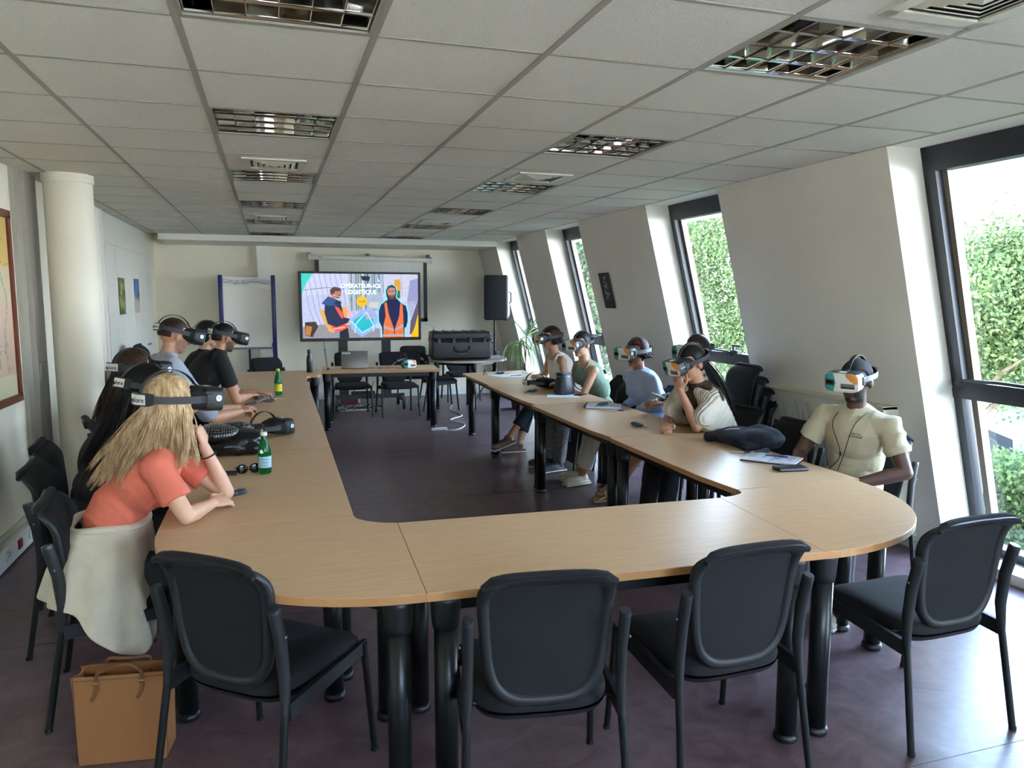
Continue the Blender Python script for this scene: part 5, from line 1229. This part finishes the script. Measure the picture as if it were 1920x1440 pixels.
# ------------------------------------------------------------------ table top things
TZ = .741
def T_(x, y): return (x, y, TZ)
def bottle(name, label, loc, green, cap, lab, h=.20, r=.031):
    t = thing(name, label, 'bottle', loc)
    Mg = bpy.data.materials.new('bottle_glass'); Mg.use_nodes = True; b_ = Mg.node_tree.nodes['Principled BSDF']; b_.inputs['Base Color'].default_value = lin(green); b_.inputs['Transmission Weight'].default_value = .75; b_.inputs['Roughness'].default_value = .05; b_.inputs['IOR'].default_value = 1.3
    MB().lathe([(r*.85, 0), (r, .006), (r, h*.50), (r*.98, h*.56), (r*.72, h*.72), (r*.42, h*.86), (r*.40, h*.93)], n=28).build('body', Mg, t)
    MB().lathe([(r*.49, h*.915), (r*.52, h*.92), (r*.52, h*.99), (r*.46, h)], n=20).build('cap', mat('cap_'+cap.strip('#'), cap, .4), t)
    l = MB().lathe([(r*1.012, h*.15), (r*1.015, h*.152), (r*1.015, h*.42), (r*1.012, h*.422)], n=28).build('label_band', mat('label_'+lab.strip('#'), lab, .5), t)
    return t, l
t, l = bottle('water_bottle', 'green glass water bottle with white cap and pale blue label, nearest on the left tables', T_(-.055, 4.03), '#1d8a45', '#dcdcd6', '#9fc4d0', .215, .033)
M_lab = mat('label_ink', '#1f4a5c', .6)
for i, (s, z, sz) in enumerate((('S.Pellegrino', .078, .0085), ('STAY', .060, .012), ('mineral water', .046, .006))): text('label_print', s, sz, M_lab, l, Vector((.004, -.0345, z)), Matrix(((1, 0, 0), (0, 0, -1), (0, 1, 0))), .0006)
MB().lathe([(.010, -.0005), (.010, .0015), (.006, .002)], (-.012, -.0295, .118), 16, rot=Matrix.Rotation(PI/2-.25, 3, 'X')).build('neck_seal', mat('seal_white', '#cfe0d0', .4), t)
t, l = bottle('lemon_bottle', 'small green bottle with yellow cap and yellow label, far on the left tables', T_(.045, 7.25), '#3aa558', '#c7cc3a', '#d9c92a', .245, .034)
# headset lying on the left table
def lying(label, loc, rz, group='VR headsets lying on tables', hs=1.0, rot=None):
    h = headset(label, group, hs=.97, badge='round'); h.location = loc; h.rotation_euler = rot or (0, 0, rz); return h
lying('black VR headset resting on the left table behind the green bottle', (-.06, 5.06, TZ+.052), math.radians(42))
lying('black VR headset lying on the right table beside the black bucket bag', (2.47, 6.95, TZ+.052), math.radians(10))
lying('VR headset with teal print lying on the presenter table beside the laptop', (1.62, 9.62, TZ+.052), math.radians(-75))
# black handbag left
def handbag():
    t = thing('handbag', 'slouchy black leather handbag with perforated flap on the left table', 'handbag', (-.27, 4.66, TZ))
    M_lea = mat('black_leather', '#0d0e10', .3, bump=.25, bscale=45)
    c = MB(); c.ell((0, 0, .055), (.20, .17, .058)); c.rbox((0, 0, .035), (.38, .32, .065), .03); c.ell((-.03, .02, .11), (.14, .11, .06)); c.ell((.10, -.03, .08), (.12, .12, .055)); c.cone((.13, -.12, .04), (.18, .02, .03), .04, .035)
    remesh(c, 'bag_body', .007, M_lea, t, smooth=6, disp=fold_noise(.009, 24, (1, 1, 1.6), seed=12))
    M_perf = mat('perforated_leather', '#101113', .4); nt = M_perf.node_tree; b_ = nt.nodes['Principled BSDF']
    c = MB(); c.ell((-.05, -.04, .118), (.13, .13, .055)); c.ell((.05, .06, .125), (.09, .08, .045))
    f = remesh(c, 'perforated_flap', .006, M_perf, t, smooth=5, disp=fold_noise(.004, 20, seed=2))
    # rivets : small bright dots in a regular pattern, joined
    s = MB(); me = f.data
    co = np.array([v.co[:] for v in me.vertices]); no = np.array([v.normal[:] for v in me.vertices])
    seen = set()
    for p_, n_ in zip(co, no):
        key = (round(p_[0]/.0135), round(p_[1]/.0135), round(p_[2]/.0135))
        if key in seen or n_[2] < .05: continue
        seen.add(key); s.box(Vector(p_)+Vector(n_)*.0005, (.0045, .0045, .002), Vector(n_).to_track_quat('Z', 'Y').to_matrix())
    r_ = s.build('studs', mat('stud_grey', '#a3a39c', .4, metal=.5), t); r_['kind'] = 'stuff'
    MB().tube(spline([(.13, .05, .09), (.19, .06, .14), (.21, 0, .13), (.20, -.06, .07), (.185, -.10, .03)], 5), .006, 8).build('strap', M_lea, t)
    MB().lathe([(.012, -.002), (.016, 0), (.012, .002)], (.20, -.01, .11), 14, rot=Matrix.Rotation(PI/2, 3, 'X')).build('strap_ring', M_chrome, t)
handbag()
def controller(label, loc, rz, group='grey VR controllers'):
    t = thing('vr_controller', label, 'controller', loc, math.radians(rz), group)
    b = MB(); b.ell((0, 0, .014), (.056, .021, .014), n=20, m=12); b.ell((.028, 0, .017), (.028, .023, .013)); b.build('body', mat('controller_grey', '#3a4048', .45), t)
    MB().lathe([(.014, .0), (.014, .0015), (.012, .002)], (.028, 0, .0295), 18).build('touchpad', mat('pad_grey', '#59626b', .35), t)
    MB().lathe([(.004, 0), (.004, .0015)], (.0, 0, .0275), 10).build('button', M_badge, t)
    b = MB().tube([(-.053, 0, .012), (-.07, .006, .004), (-.085, -.004, .003), (-.07, -.012, .003), (-.056, -.002, .010)], .0015, 5); b.build('wrist_loop', M_black, t)
controller('grey VR controller under the crossed hand of the blonde woman', (-.185, 3.60, TZ), 5)
controller('grey VR controller standing by the black phone and the green bottle', (-.335, 4.21, TZ), 70)
controller('black VR controller on the left table near the yellow-capped bottle', (-.04, 6.78, TZ), 20)
controller('grey VR controller at the hand of the man in the grey shirt', (-.17, 6.16, .80), 30)
controller('grey VR controller in front of the lying headset on the right table', (2.36, 6.74, TZ), 8)
controller('grey VR controller on the notebook next to the pale blouse', (2.565, 5.585, TZ+.022), 15)
controller('grey VR controller lying alone in the middle of the right table', (2.435, 4.715, TZ), 115)
controller('grey VR controller beside the open notebook at the front right', (2.70, 3.66, TZ), 5)
controller('dark VR controller by the crossed arms of the man in black', (-.12, 6.98, TZ), 60)
controller('dark VR controller at the far end of the right table row', (2.55, 8.44, TZ), 5)
# phone, sunglasses
t = thing('phone', 'black smartphone lying face up on the left table beside the sunglasses', 'phone', T_(-.265, 4.06), math.radians(-4))
MB().rbox((0, 0, .0045), (.15, .072, .009), .004).build('case', M_black, t); MB().rbox((0, 0, .0093), (.144, .067, .001), .0004, seg=1).build('display', M_blackgloss, t)
t = thing('sunglasses', 'folded dark sunglasses leaning against the green glass bottle', 'sunglasses', T_(-.135, 4.05), math.radians(10))
for s in (-1, 1):
    MB().ell((s*.032, 0, .024), (.026, .004, .023), n=20, m=10).build('lens', mat('dark_lens', '#0a0b0c', .06), t)
    MB().tube([(s*.032+.027*math.cos(2*PI*i/20), .002, .024+.024*math.sin(2*PI*i/20)) for i in range(21)], .002, 6).build('rim', M_black, t)
MB().tube([(-.008, 0, .032), (0, -.003, .036), (.008, 0, .032)], .002, 6).build('bridge', M_black, t)
MB().tube([(-.058, 0, .032), (-.064, .02, .030), (-.03, .06, .008), (.05, .05, .004)], .0025, 6).build('temple', M_black, t)
# keys / cable by the man in black
t = thing('cable', 'short white cable coiled on the left table by the man in black', 'cable', T_(-.02, 6.93)); MB().tube(spline([(-.1, 0, .004), (-.04, .05, .004), (.02, .0, .004), (.05, .06, .004), (.10, .03, .004), (.12, -.02, .004)], 5), .003, 6).build('lead', M_trim, t)
# black flask
t = thing('flask', 'tall matt black steel flask at the far end of the left tables', 'flask', T_(.425, 9.35))
MB().lathe([(.034, 0), (.036, .005), (.036, .15), (.030, .19), (.018, .22), (.017, .228)], n=26).build('body', mat('flask_black', '#101214', .35), t); MB().lathe([(.019, .226), (.021, .23), (.021, .27), (.018, .275)], n=20).build('cap', M_black, t)
# laptop
def laptop():
    t = thing('laptop', 'grey laptop open on the presenter table, its lid towards the camera', 'laptop', T_(.99, 9.62), math.radians(-6)); M_lp = mat('laptop_grey', '#75706a', .35, metal=.4)
    MB().rbox((0, .12, .008), (.33, .23, .014), .004).build('base', M_lp, t)
    R = Matrix.Rotation(math.radians(-12), 3, 'X'); l = MB().rbox((0, -.012, .118), (.33, .006, .22), .003, R).build('lid', M_lp, t)
    s = MB().box((-.10, .0-.0375, .202), (.10, .0015, .022), R).build('sticker', M_badge, l)
    text('sticker_print', 'EXPLORE', .017, M_ink, s, Vector((-.10, -.0392, .202)), Matrix(((1, 0, 0), (0, 0, -1), (0, 1, 0))))
laptop()
t = thing('cable', 'tangle of thin cables on the presenter table right of the laptop', 'cable', T_(1.32, 9.60)); rs = random.Random(3)
for i in range(4): MB().tube(spline([(rs.uniform(-.15, .2), rs.uniform(-.1, .12), .004) for _ in range(6)], 5), .0025, 5).build('lead', (M_black, M_trim)[i % 2], t)
MB().tube(spline([(.12, 0, .01), (.18, .05, .06), (.26, .05, .10), (.32, 0, .12), (.36, -.02, .08)], 5), .003, 5).build('lead', M_trim, t)
# mic / stand on desk
t = thing('desk_microphone', 'small black gooseneck microphone at the left end of the presenter table', 'microphone', T_(.66, 9.60)); MB().lathe([(.022, 0), (.022, .012), (.008, .02)], n=16).build('base', M_black, t); MB().tube([(0, 0, .015), (-.01, 0, .1), (-.03, 0, .24)], .003, 6).build('gooseneck', M_black, t); MB().ell((-.031, 0, .25), (.006, .006, .012)).build('capsule', M_black, t)
# black bucket bag
def bucket():
    t = thing('bucket_bag', 'small black bucket bag with a silver-edged rim standing on the right table', 'handbag', T_(2.60, 6.53), math.radians(20)); M_le = mat('dark_navy_leather', '#14161d', .45, bump=.1, bscale=150)
    b = MB(); n = 32; vs = []
    for z, rx, ry in ((0, .085, .07), (.006, .095, .08), (.03, .098, .083), (.10, .088, .072), (.165, .075, .06), (.19, .072, .058), (.185, .066, .052), (.05, .08, .065)):
        for i in range(n): a = 2*PI*i/n; vs.append((math.copysign(abs(math.cos(a))**.7, math.cos(a))*rx, math.copysign(abs(math.sin(a))**.7, math.sin(a))*ry, z))
    b.add(vs, [(r*n+i, r*n+(i+1) % n, (r+1)*n+(i+1) % n, (r+1)*n+i) for r in range(7) for i in range(n)]+[tuple(reversed(range(n))), tuple(range(7*n, 8*n))], 0, True); b.build('body', M_le, t)
    MB().tube([(math.cos(2*PI*i/32)*.077, math.sin(2*PI*i/32)*.063, .170) for i in range(33)], .004, 6).build('metal_trim', M_chrome, t)
    MB().rbox((0, 0, .195), (.13, .10, .02), .01).build('flap', M_le, t)
    MB().tube(spline([(.075, 0, .17), (.12, .01, .13), (.14, -.01, .06), (.18, -.03, .03), (.22, -.05, .008)], 5), .005, 6).build('shoulder_strap', mat('strap_tan', '#4a3a30', .6), t)
bucket()
M_paper = mat('white_paper', '#d7dbe4', .7)
def sheet(label, loc, rz, w=.21, h=.297, th=.001, name='paper_sheet', cat='paper'):
    t = thing(name, label, cat, loc, math.radians(rz)); MB().bx(-w/2, w/2, -h/2, h/2, 0, th).build('page', M_paper, t); return t
sheet('white paper sheet under the black bucket bag', (2.55, 6.42, TZ), 70)
sheet('white printed paper at the far end of the right tables', (2.52, 8.30, TZ), 20); sheet('second white paper overlapping another at the far end of the right tables', (2.68, 8.22, TZ+.0015), -25)
M_ink2 = mat('print_grey', '#6f7684', .7)
def notebook(label, loc, rz, open_=True, cover='#2a2c30'):
    t = thing('notebook', label, 'notebook', loc, math.radians(rz)); cv = mat('cover_'+cover.strip('#'), cover, .5)
    if open_:
        MB().rbox((0, 0, .003), (.30, .215, .006), .002, seg=1).build('cover', cv, t)
        for s in (-1, 1):
            b = MB(); vs = []
            for i in range(9):
                x = s*(.002+.142*i/8); z = .012*math.sin(min(i/8*2.2, 1)*PI/2)*(1-.45*(i/8)**2)+.006
                vs += [(x, -.10, z), (x, .10, z)]
            k = len(vs); vs += [(v[0], v[1], .005) for v in vs]; f = [(2*i, 2*i+1, 2*i+3, 2*i+2) for i in range(8)]+[(2*i, 2*i+2, k+2*i+2, k+2*i) for i in range(8)]+[(2*i+1, k+2*i+1, k+2*i+3, 2*i+3) for i in range(8)]+[(16, 17, k+17, k+16)]
            b.add(vs, f, 0, True); pg = b.build('page', M_paper, t)
            for j in range(6): MB().bx(s*.075-.055, s*.075+.04, .075-.022*j, .0765-.022*j, .0155, .0165).build('writing_line', M_ink2, pg)
    else:
        MB().rbox((0, 0, .009), (.21, .15, .018), .003, seg=1).build('pages', M_paper, t); MB().rbox((0, 0, .0185), (.214, .154, .003), .001, seg=1).build('cover', cv, t)
    return t
def notepad():
    t = thing('notepad', 'white notepad with spiral top and printed page in front of the pale blouse', 'notepad', (2.60, 5.66, TZ), math.radians(62))
    MB().rbox((0, 0, .008), (.215, .30, .014), .003, seg=1).build('pad', M_paper, t); MB().bx(-.105, .105, -.148, .148, .015, .016).build('printed_page', mat('page_blue', '#c3cbdc', .6), t)
    for j in range(9): MB().bx(-.085, .06+.02*(j % 2), .10-.024*j, .102-.024*j, .016, .0168).build('print_line', M_ink2, t)
    MB().tube([(-.108, .14, .012), (.108, .14, .012)], .010, 10).build('rolled_edge', M_black, t)
notepad()
notebook('open notebook with a blue pen at the front right of the tables', (2.65, 3.50, TZ), -52)
def pen(label, a, b_, c, z=TZ, name='pen'):
    t = thing(name, label, 'pen', (a[0], a[1], z)); d = Vector((b_[0]-a[0], b_[1]-a[1], 0)); MB().tube([(0, 0, .005), d*.68+V((0, 0, .005))], .004, 8).build('barrel', mat('pen_'+c.strip('#'), c, .3), t); MB().tube([d*.66+V((0, 0, .005)), d+V((0, 0, .005))], .0048, 8).build('pen_cap', mat('pen_blue', '#1e2c86', .35), t)
pen('ballpoint pen with blue cap beside the printed notepad', (2.54, 5.46), (2.665, 5.40), '#c9ccd2'); pen('blue pen lying across the open notebook', (2.62, 3.52), (2.70, 3.43), '#2b3a9a', TZ+.022); pen('clear ballpoint pen above the open notebook', (2.54, 3.74), (2.65, 3.70), '#a9aeb4')
pen('thin pen on the papers at the far end of the right tables', (2.60, 8.18), (2.74, 8.22), '#3a55b0', TZ+.003)
t = thing('wallet', 'black phone wallet on the edge of the open notebook, front right table', 'wallet', (2.59, 3.27, TZ), math.radians(-8)); MB().rbox((0, 0, .010), (.165, .085, .020), .006).build('cover', mat('wallet_black', '#0e1218', .4), t); MB().rbox((0, -.043, .010), (.15, .003, .009), .001).build('pages', M_grey, t)
t = thing('phone', 'dark smartphone by the bucket bag on the right table', 'phone', (2.72, 6.42, TZ), math.radians(40)); MB().rbox((0, 0, .0045), (.15, .072, .009), .004).build('case', M_black, t)
pen_w = thing('white_pen', 'white stylus pen held by the woman in the patterned blouse', 'pen', (2.80, 5.06, .90)); MB().tube([(-.09, -.03, .035), (.0, 0, 0), (.05, .02, -.02)], [.002, .007, .007], 8).build('barrel', M_trim, pen_w)
t = thing('water_bottle', 'clear plastic bottle among the papers at the far end of the right tables', 'bottle', (2.58, 7.62, TZ)); MB().lathe([(.030, 0), (.032, .01), (.032, .12), (.026, .15), (.012, .185), (.012, .20)], n=20).build('body', glass_mat('clear_plastic', (.88, .9, .92, 1)), t); MB().lathe([(.014, .195), (.014, .215)], n=14).build('cap', M_trim, t)
t = thing('small_tripod', 'tiny black tripod at the far end of the right tables', 'tripod', (2.34, 8.36, TZ))
for a in (0, 2.1, 4.2): MB().tube([(0, 0, .05), (.03*math.cos(a), .03*math.sin(a), .004)], .003, 6).build('leg', M_black, t)
MB().rbox((0, 0, .06), (.02, .02, .02), .004).build('head', M_black, t)
# dark jacket on right table
def jacket():
    t = thing('jacket', 'dark navy jacket folded in a heap on the front right table', 'jacket', (2.76, 3.96, TZ)); c = MB()
    c.ell((0, 0, .045), (.14, .17, .05)); c.ell((.06, -.10, .05), (.12, .14, .055)); c.ell((-.04, .10, .035), (.11, .09, .04)); c.cone((-.14, .14, .03), (.05, .02, .05), .032, .04); c.cone((-.10, .08, .03), (.10, -.16, .05), .03, .045); c.rbox((.02, -.03, .02), (.26, .36, .04), .02); c.ell((.12, -.06, .05), (.10, .17, .06))
    remesh(c, 'cloth', .007, cloth('navy_jersey', '#10131f', noise_amt=.1, nscale=8), t, smooth=5, disp=fold_noise(.012, 16, (1, 1.2, 1.5), seed=21)); MB().tube(spline([(-.02, -.02, .10), (-.06, .02, .095), (-.09, .04, .085)], 4), .003, 6).build('piping', mat('pink_piping', '#c9a6ae', .5), t)
jacket()
# handbag on the chair between (under table) and backpack on floor
t = thing('backpack', 'black backpack standing on the floor under the right tables', 'backpack', (2.86, 6.66, 0)); MB().rbox((0, 0, .20), (.20, .28, .38), .07, seg=5).build('body', mat('black_nylon', '#14161c', .7, bump=.2, bscale=60), t); MB().rbox((-.11, 0, .14), (.05, .20, .20), .025).build('front_pocket', MATS['black_nylon'], t); MB().tube(spline([(0, -.04, .38), (0, -.03, .42), (0, .03, .42), (0, .04, .38)], 4), .008, 6).build('grab_handle', M_black, t)
# tote bag
def tote():
    t = thing('tote_bag', 'tan leather tote bag standing on the floor at the lower left', 'bag', (-.545, 2.87, 0), math.radians(-8))
    M_t = mat('tan_leather', '#97663b', .5, bump=.08, bscale=250, noise_amt=.10, nscale=4); M_td = mat('tan_leather_dark', '#6f4524', .5); M_ti = mat('tote_lining', '#4a3323', .8)
    W, D, H = .31, .125, .322; th = .006; b = MB()
    def sec(z, k, inn=0):
        w, d = W/2*k-inn, D/2*(1-.25*z/H)-inn; pts = []; n = 10
        for sx, sy in ((-1, -1), (1, -1), (1, 1), (-1, 1)):
            pass
        P = []
        for i in range(n+1): x = -w+2*w*i/n; P.append((x, -d-.004*math.sin(PI*i/n)*(z/H)))
        for i in range(1, n): P.append((w-.012*math.sin(PI*i/n)*(z/H)*1.6, -d+2*d*i/n))
        for i in range(n+1): x = w-2*w*i/n; P.append((x, d+.004*math.sin(PI*i/n)))
        for i in range(1, n): P.append((-w+.012*math.sin(PI*i/n)*(z/H)*1.6, d-2*d*i/n))
        return [(x, y, z) for x, y in P]
    rows = [sec(.0, .93, .004), sec(.004, .94), sec(.08, .955), sec(.20, .985), sec(H, 1.04), sec(H, 1.04, th), sec(.2, .985, th), sec(.012, .94, th)]; n = len(rows[0]); vs = [p for r in rows for p in r]
    b.add(vs, [(r*n+i, r*n+(i+1) % n, (r+1)*n+(i+1) % n, (r+1)*n+i) for r in range(len(rows)-1) for i in range(n)]+[tuple(reversed(range(n))), tuple(range((len(rows)-1)*n, len(rows)*n))], 0, True); b.build('body', M_t, t)
    r_ = [p for p in sec(H-.012, 1.036)]; q = MB(); q.tube([(x*1.004, y*1.01, z) for x, y, z in r_+[r_[0]]], .0018, 5); q.build('top_seam', M_td, t)
    for sy in (-1, 1):
        pts = spline([(-.075, sy*.050, H-.045), (-.075, sy*.052, H), (-.06, sy*.050, H+.018), (-.02, sy*.03+.01, H+.020), (.03, sy*.03+.01, H+.020), (.065, sy*.050, H+.016), (.075, sy*.052, H), (.075, sy*.050, H-.045)], 5)
        h = MB().ribbon(pts, .014, .005, (1, 0, 0)); h = MB().tube(pts, .0065, 8); hh = h.build('handle', M_td, t)
        if sy == -1:
            for x in (-.075, .075):
                tb = MB().ribbon(spline([(x, -.0545, H+.0), (x, -.057, H-.03), (x-.004, -.060, H-.06), (x-.018, -.0625, H-.085)], 4), [.014]*8+[.012]*4+[.006], .003, (1, 0, 0)).build('strap_tab', M_td, t)
                MB().rbox((x, -.060, H-.022), (.022, .005, .010), .002).build('buckle', mat('brass', '#b0986a', .3, metal=1), tb)
    for x in (-W/2+.004, W/2-.004): MB().tube([(x*.97, -D/2+.004, .01), (x*1.03, -D/2*.76, H)], .002, 5).build('side_piping', M_td, t)
tote()
# floor cables and power strip
t = thing('floor_cable', 'white power cable snaking over the floor between the tables', 'cable', (0, 0, 0)); MB().tube(spline([(1.98, 9.05, .006), (2.15, 9.0, .006), (2.35, 9.35, .006), (2.25, 9.75, .006), (2.5, 10.1, .006), (2.45, 10.6, .006), (2.62, 11.2, .006)], 8), .006, 6).build('lead', M_trim, t); MB().rbox((1.94, 9.03, .02), (.20, .05, .035), .008).build('power_strip', M_trim, t)
t = thing('floor_cable', 'tangle of grey and black cables on the floor under the screen', 'cable', (0, 0, 0)); rs = random.Random(8)
for i in range(6): MB().tube(spline([(rs.uniform(.75, 1.5), rs.uniform(10.9, 11.7), .006+.01*rs.random()) for _ in range(9)], 6), .005, 5).build('lead', (M_grey, M_black, M_trim)[i % 3], t)
t = thing('floor_box', 'small red and white box on the floor behind the presenter table', 'box', (1.12, 11.85, 0)); MB().rbox((0, 0, .04), (.26, .12, .08), .006, seg=1).build('body', mat('box_red', '#6e1620', .5), t); MB().bx(.135, .17, -.05, .05, 0, .07).build('plug', M_trim, t)
t = thing('hanging_cable', 'thin black cable hanging below the left side of the screen', 'cable', (.72, 11.15, 0)); MB().tube(spline([(0, 0, 1.0), (.01, .02, .8), (.04, .0, .5), (.02, .05, .2), (.1, .1, .01)], 5), .004, 6).build('lead', M_black, t)
t = thing('light_switch', 'small white switch plate on the back wall', 'switch', (2.62, YB-.004, 1.12)); MB().rbox((0, -.004, 0), (.08, .01, .08), .003).build('plate', M_trim, t); MB().rbox((0, -.010, 0), (.03, .005, .05), .001).build('rocker', M_white, t)
# ------------------------------------------------------------------ outside
M_grass = mat('grass', '#242c16', .95, col2='#353d22', nscale=3, spec=.1); M_asph = mat('asphalt', '#3b3a38', .95, noise_amt=.1); M_conc = mat('facade', '#cfcac0', .8)
GZ = -3.6
st(MB().bx(4.9, 60, -20, 60, GZ-.3, GZ).build('ground', M_grass)); st(MB().bx(20, 27, -20, 60, GZ, GZ+.04).build('road', M_asph))
st(MB().bx(XL-.4, 4.45, YN-.4, YB+.4, 2.76, 3.1).build('roof_slab', M_conc))
def tree(label, x, y, H, R, n, seed, cols=('#5f8a2c', '#86a83c'), crown=None, ls=.16, cz=.60, ch=.42):
    rs = np.random.RandomState(seed); t = thing('tree', label, 'tree', (x, y, GZ)); M_tr = mat('bark', '#5b4a3a', .9)
    b = MB(); b.tube([(0, 0, 0), (.1, .05, H*.35), (0, .1, H*.6), (.1, 0, H*.85)], [.16, .13, .09, .03], 8)
    for i in range(9):
        a = rs.rand()*6.28; z0 = H*(.3+.45*rs.rand()); L = R*(.6+.4*rs.rand()); b.tube([(0, 0, z0), (L*.5*math.cos(a), L*.5*math.sin(a), z0+L*.35), (L*math.cos(a), L*math.sin(a), z0+L*.55)], [.06, .04, .015], 6)
    b.build('trunk', M_tr, t)
    # clusters of leaves
    K = 26; cc = rs.randn(K, 3); cc /= np.linalg.norm(cc, axis=1)[:, None]; cc *= (rs.rand(K, 1)**.4)*.8; cc = cc*np.array([R, R, H*ch])+np.array([0, 0, H*cz])
    idx = rs.randint(0, K, n); p = cc[idx]+rs.randn(n, 3)*R*.19
    q = rs.randn(n, 3); q /= np.linalg.norm(q, axis=1)[:, None]; r = rs.randn(n, 3); r -= (r*q).sum(1)[:, None]*q; r /= np.linalg.norm(r, axis=1)[:, None]; s = ls*(.6+.6*rs.rand(n, 1))
    v = np.stack([p-q*s*.5, p+r*s*.28, p+q*s*.5, p-r*s*.28], 1).reshape(-1, 3); me = bpy.data.meshes.new('leaves'); f = np.arange(n*4)
    me.vertices.add(n*4); me.vertices.foreach_set('co', v.ravel()); me.loops.add(n*4); me.loops.foreach_set('vertex_index', f.astype('i')); me.polygons.add(n); me.polygons.foreach_set('loop_start', (np.arange(n)*4).astype('i')); me.update(calc_edges=True)
    nm = 'foliage_'+cols[0].strip('#')
    if nm not in MATS:
        m = bpy.data.materials.new(nm); m.use_nodes = True; nt = m.node_tree; nt.nodes.clear(); o = nt.nodes.new('ShaderNodeOutputMaterial'); mx = nt.nodes.new('ShaderNodeMixShader'); d = nt.nodes.new('ShaderNodeBsdfDiffuse'); tl = nt.nodes.new('ShaderNodeBsdfTranslucent'); g_ = nt.nodes.new('ShaderNodeNewGeometry'); cr = nt.nodes.new('ShaderNodeValToRGB')
        cr.color_ramp.elements[0].color = lin(cols[0]); cr.color_ramp.elements[1].color = lin(cols[1]); nt.links.new(g_.outputs['Random Per Island'], cr.inputs[0]); nt.links.new(cr.outputs[0], d.inputs[0]); nt.links.new(cr.outputs[0], tl.inputs[0]); mx.inputs[0].default_value = .35
        nt.links.new(d.outputs[0], mx.inputs[1]); nt.links.new(tl.outputs[0], mx.inputs[2]); nt.links.new(mx.outputs[0], o.inputs[0]); MATS[nm] = m
    me.materials.append(MATS[nm]); o = bpy.data.objects.new('leaves', me); COL.objects.link(o); o.parent = t; o['kind'] = 'stuff'
G1 = ('#36402a', '#5d6b3e'); G2 = ('#2f3b2a', '#55634a')
tree('leafy street tree right outside the nearest big window', 12.2, 10.3, 7.0, 1.9, 52000, 1, G1, ls=.095, cz=.71, ch=.20)
tree('tall dense tree filling the second window', 12.2, 20.5, 9.5, 3.6, 80000, 2, G1, ls=.11)
tree('tree beside the tall dense tree, seen at the edge of the second window', 11.0, 26.0, 9.0, 3.4, 26000, 3, G2, ls=.2)
tree('far tree seen through the third narrow window', 9.0, 22.0, 8.5, 2.6, 26000, 4, G2, ls=.18)
tree('farthest tree beyond the last window', 9.0, 33.0, 9.0, 3.6, 20000, 5, G1, ls=.24)
def shrubrow(label, x, y, L, h, n, seed):
    rs = np.random.RandomState(seed); t = thing('hedge', label, 'hedge', (x, y, GZ)); p = rs.rand(n, 3)*np.array([1.6, L, h]); q = rs.randn(n, 3); q /= np.linalg.norm(q, axis=1)[:, None]; r = np.cross(q, rs.randn(n, 3)); r /= np.linalg.norm(r, axis=1)[:, None]; s = .14
    v = np.stack([p-q*s*.5, p+r*s*.3, p+q*s*.5, p-r*s*.3], 1).reshape(-1, 3); me = bpy.data.meshes.new('leaves'); me.vertices.add(n*4); me.vertices.foreach_set('co', v.ravel()); me.loops.add(n*4); me.loops.foreach_set('vertex_index', np.arange(n*4).astype('i')); me.polygons.add(n); me.polygons.foreach_set('loop_start', (np.arange(n)*4).astype('i')); me.update(calc_edges=True)
    me.materials.append(MATS['foliage_36402a']); o = bpy.data.objects.new('leaves', me); COL.objects.link(o); o.parent = t; o['kind'] = 'stuff'
shrubrow('low green hedge below the nearest window', 15.0, 6.5, 16, 1.7, 42000, 7); shrubrow('low green hedge beyond the far windows', 7.6, 19.0, 22, 1.5, 24000, 8)
def house():
    t = thing('house', 'pale house with a chimney across the street behind the near tree', 'house', (32, 17.5, GZ)); Mh = mat('house_wall', '#c9c6c0', .8)
    MB().bx(0, 8, 0, 5.5, 0, 6.4).build('wall', Mh, t); MB().add([(-.3, -.3, 6.4), (8.3, -.3, 6.4), (8.3, 5.8, 6.4), (-.3, 5.8, 6.4), (-.3, 2.7, 8.6), (8.3, 2.7, 8.6)], [(0, 1, 5, 4), (2, 3, 4, 5), (0, 4, 3), (1, 2, 5), (3, 2, 1, 0)]).build('roof', mat('slate', '#80868f', .7), t)
    MB().bx(.6, 1.3, 3.6, 4.1, 7.4, 9.3).build('chimney', Mh, t)
    for y in (1.0, 3.4):
        for z in (1.2, 4.0): MB().bx(-.05, 0, y, y+1.0, z, z+1.5).build('window', mat('house_glass', '#55606c', .2), t)
house()
def building():
    t = thing('facade_pillar', 'pale grey building corner beyond the right edge of the near tree', 'building', (12.6, 7.7, GZ)); Mh = MATS['house_wall']
    MB().bx(0, .9, -.2, .5, 0, 12).build('wall', Mh, t)
building()
def car():
    t = thing('car', 'parked dark grey car on the street below the nearest window', 'car', (23.0, 19.5, GZ+.04), math.radians(90)); Mc = mat('car_paint', '#1d2024', .35)
    b = MB(); n = 12; prof = [(-2.1, .35), (-2.05, .75), (-1.2, .92), (-.6, 1.40), (.7, 1.42), (1.45, .95), (2.0, .82), (2.1, .40)]; b.prism([(x, z) for x, z in prof], -.85, .85); R = Matrix.Rotation(PI/2, 3, 'X'); b.v = [tuple(R@Vector(v)) for v in b.v]; b.build('body', Mc, t)
    for y in (-.86, .86): q = MB(); q.prism([(-.95, 1.0), (-.5, 1.33), (.62, 1.34), (1.15, 1.0)], y-.01, y+.01); q.v = [tuple(R@Vector(v)) for v in q.v]; q.build('side_window', M_lens, t)
    for x in (-1.3, 1.35):
        for y in (-.8, .8): MB().lathe([(.31, -.1), (.33, -.08), (.33, .08), (.31, .1)], (x, y, .33), 20, rot=Matrix.Rotation(PI/2, 3, 'X')).build('wheel', M_rubber, t)
car()
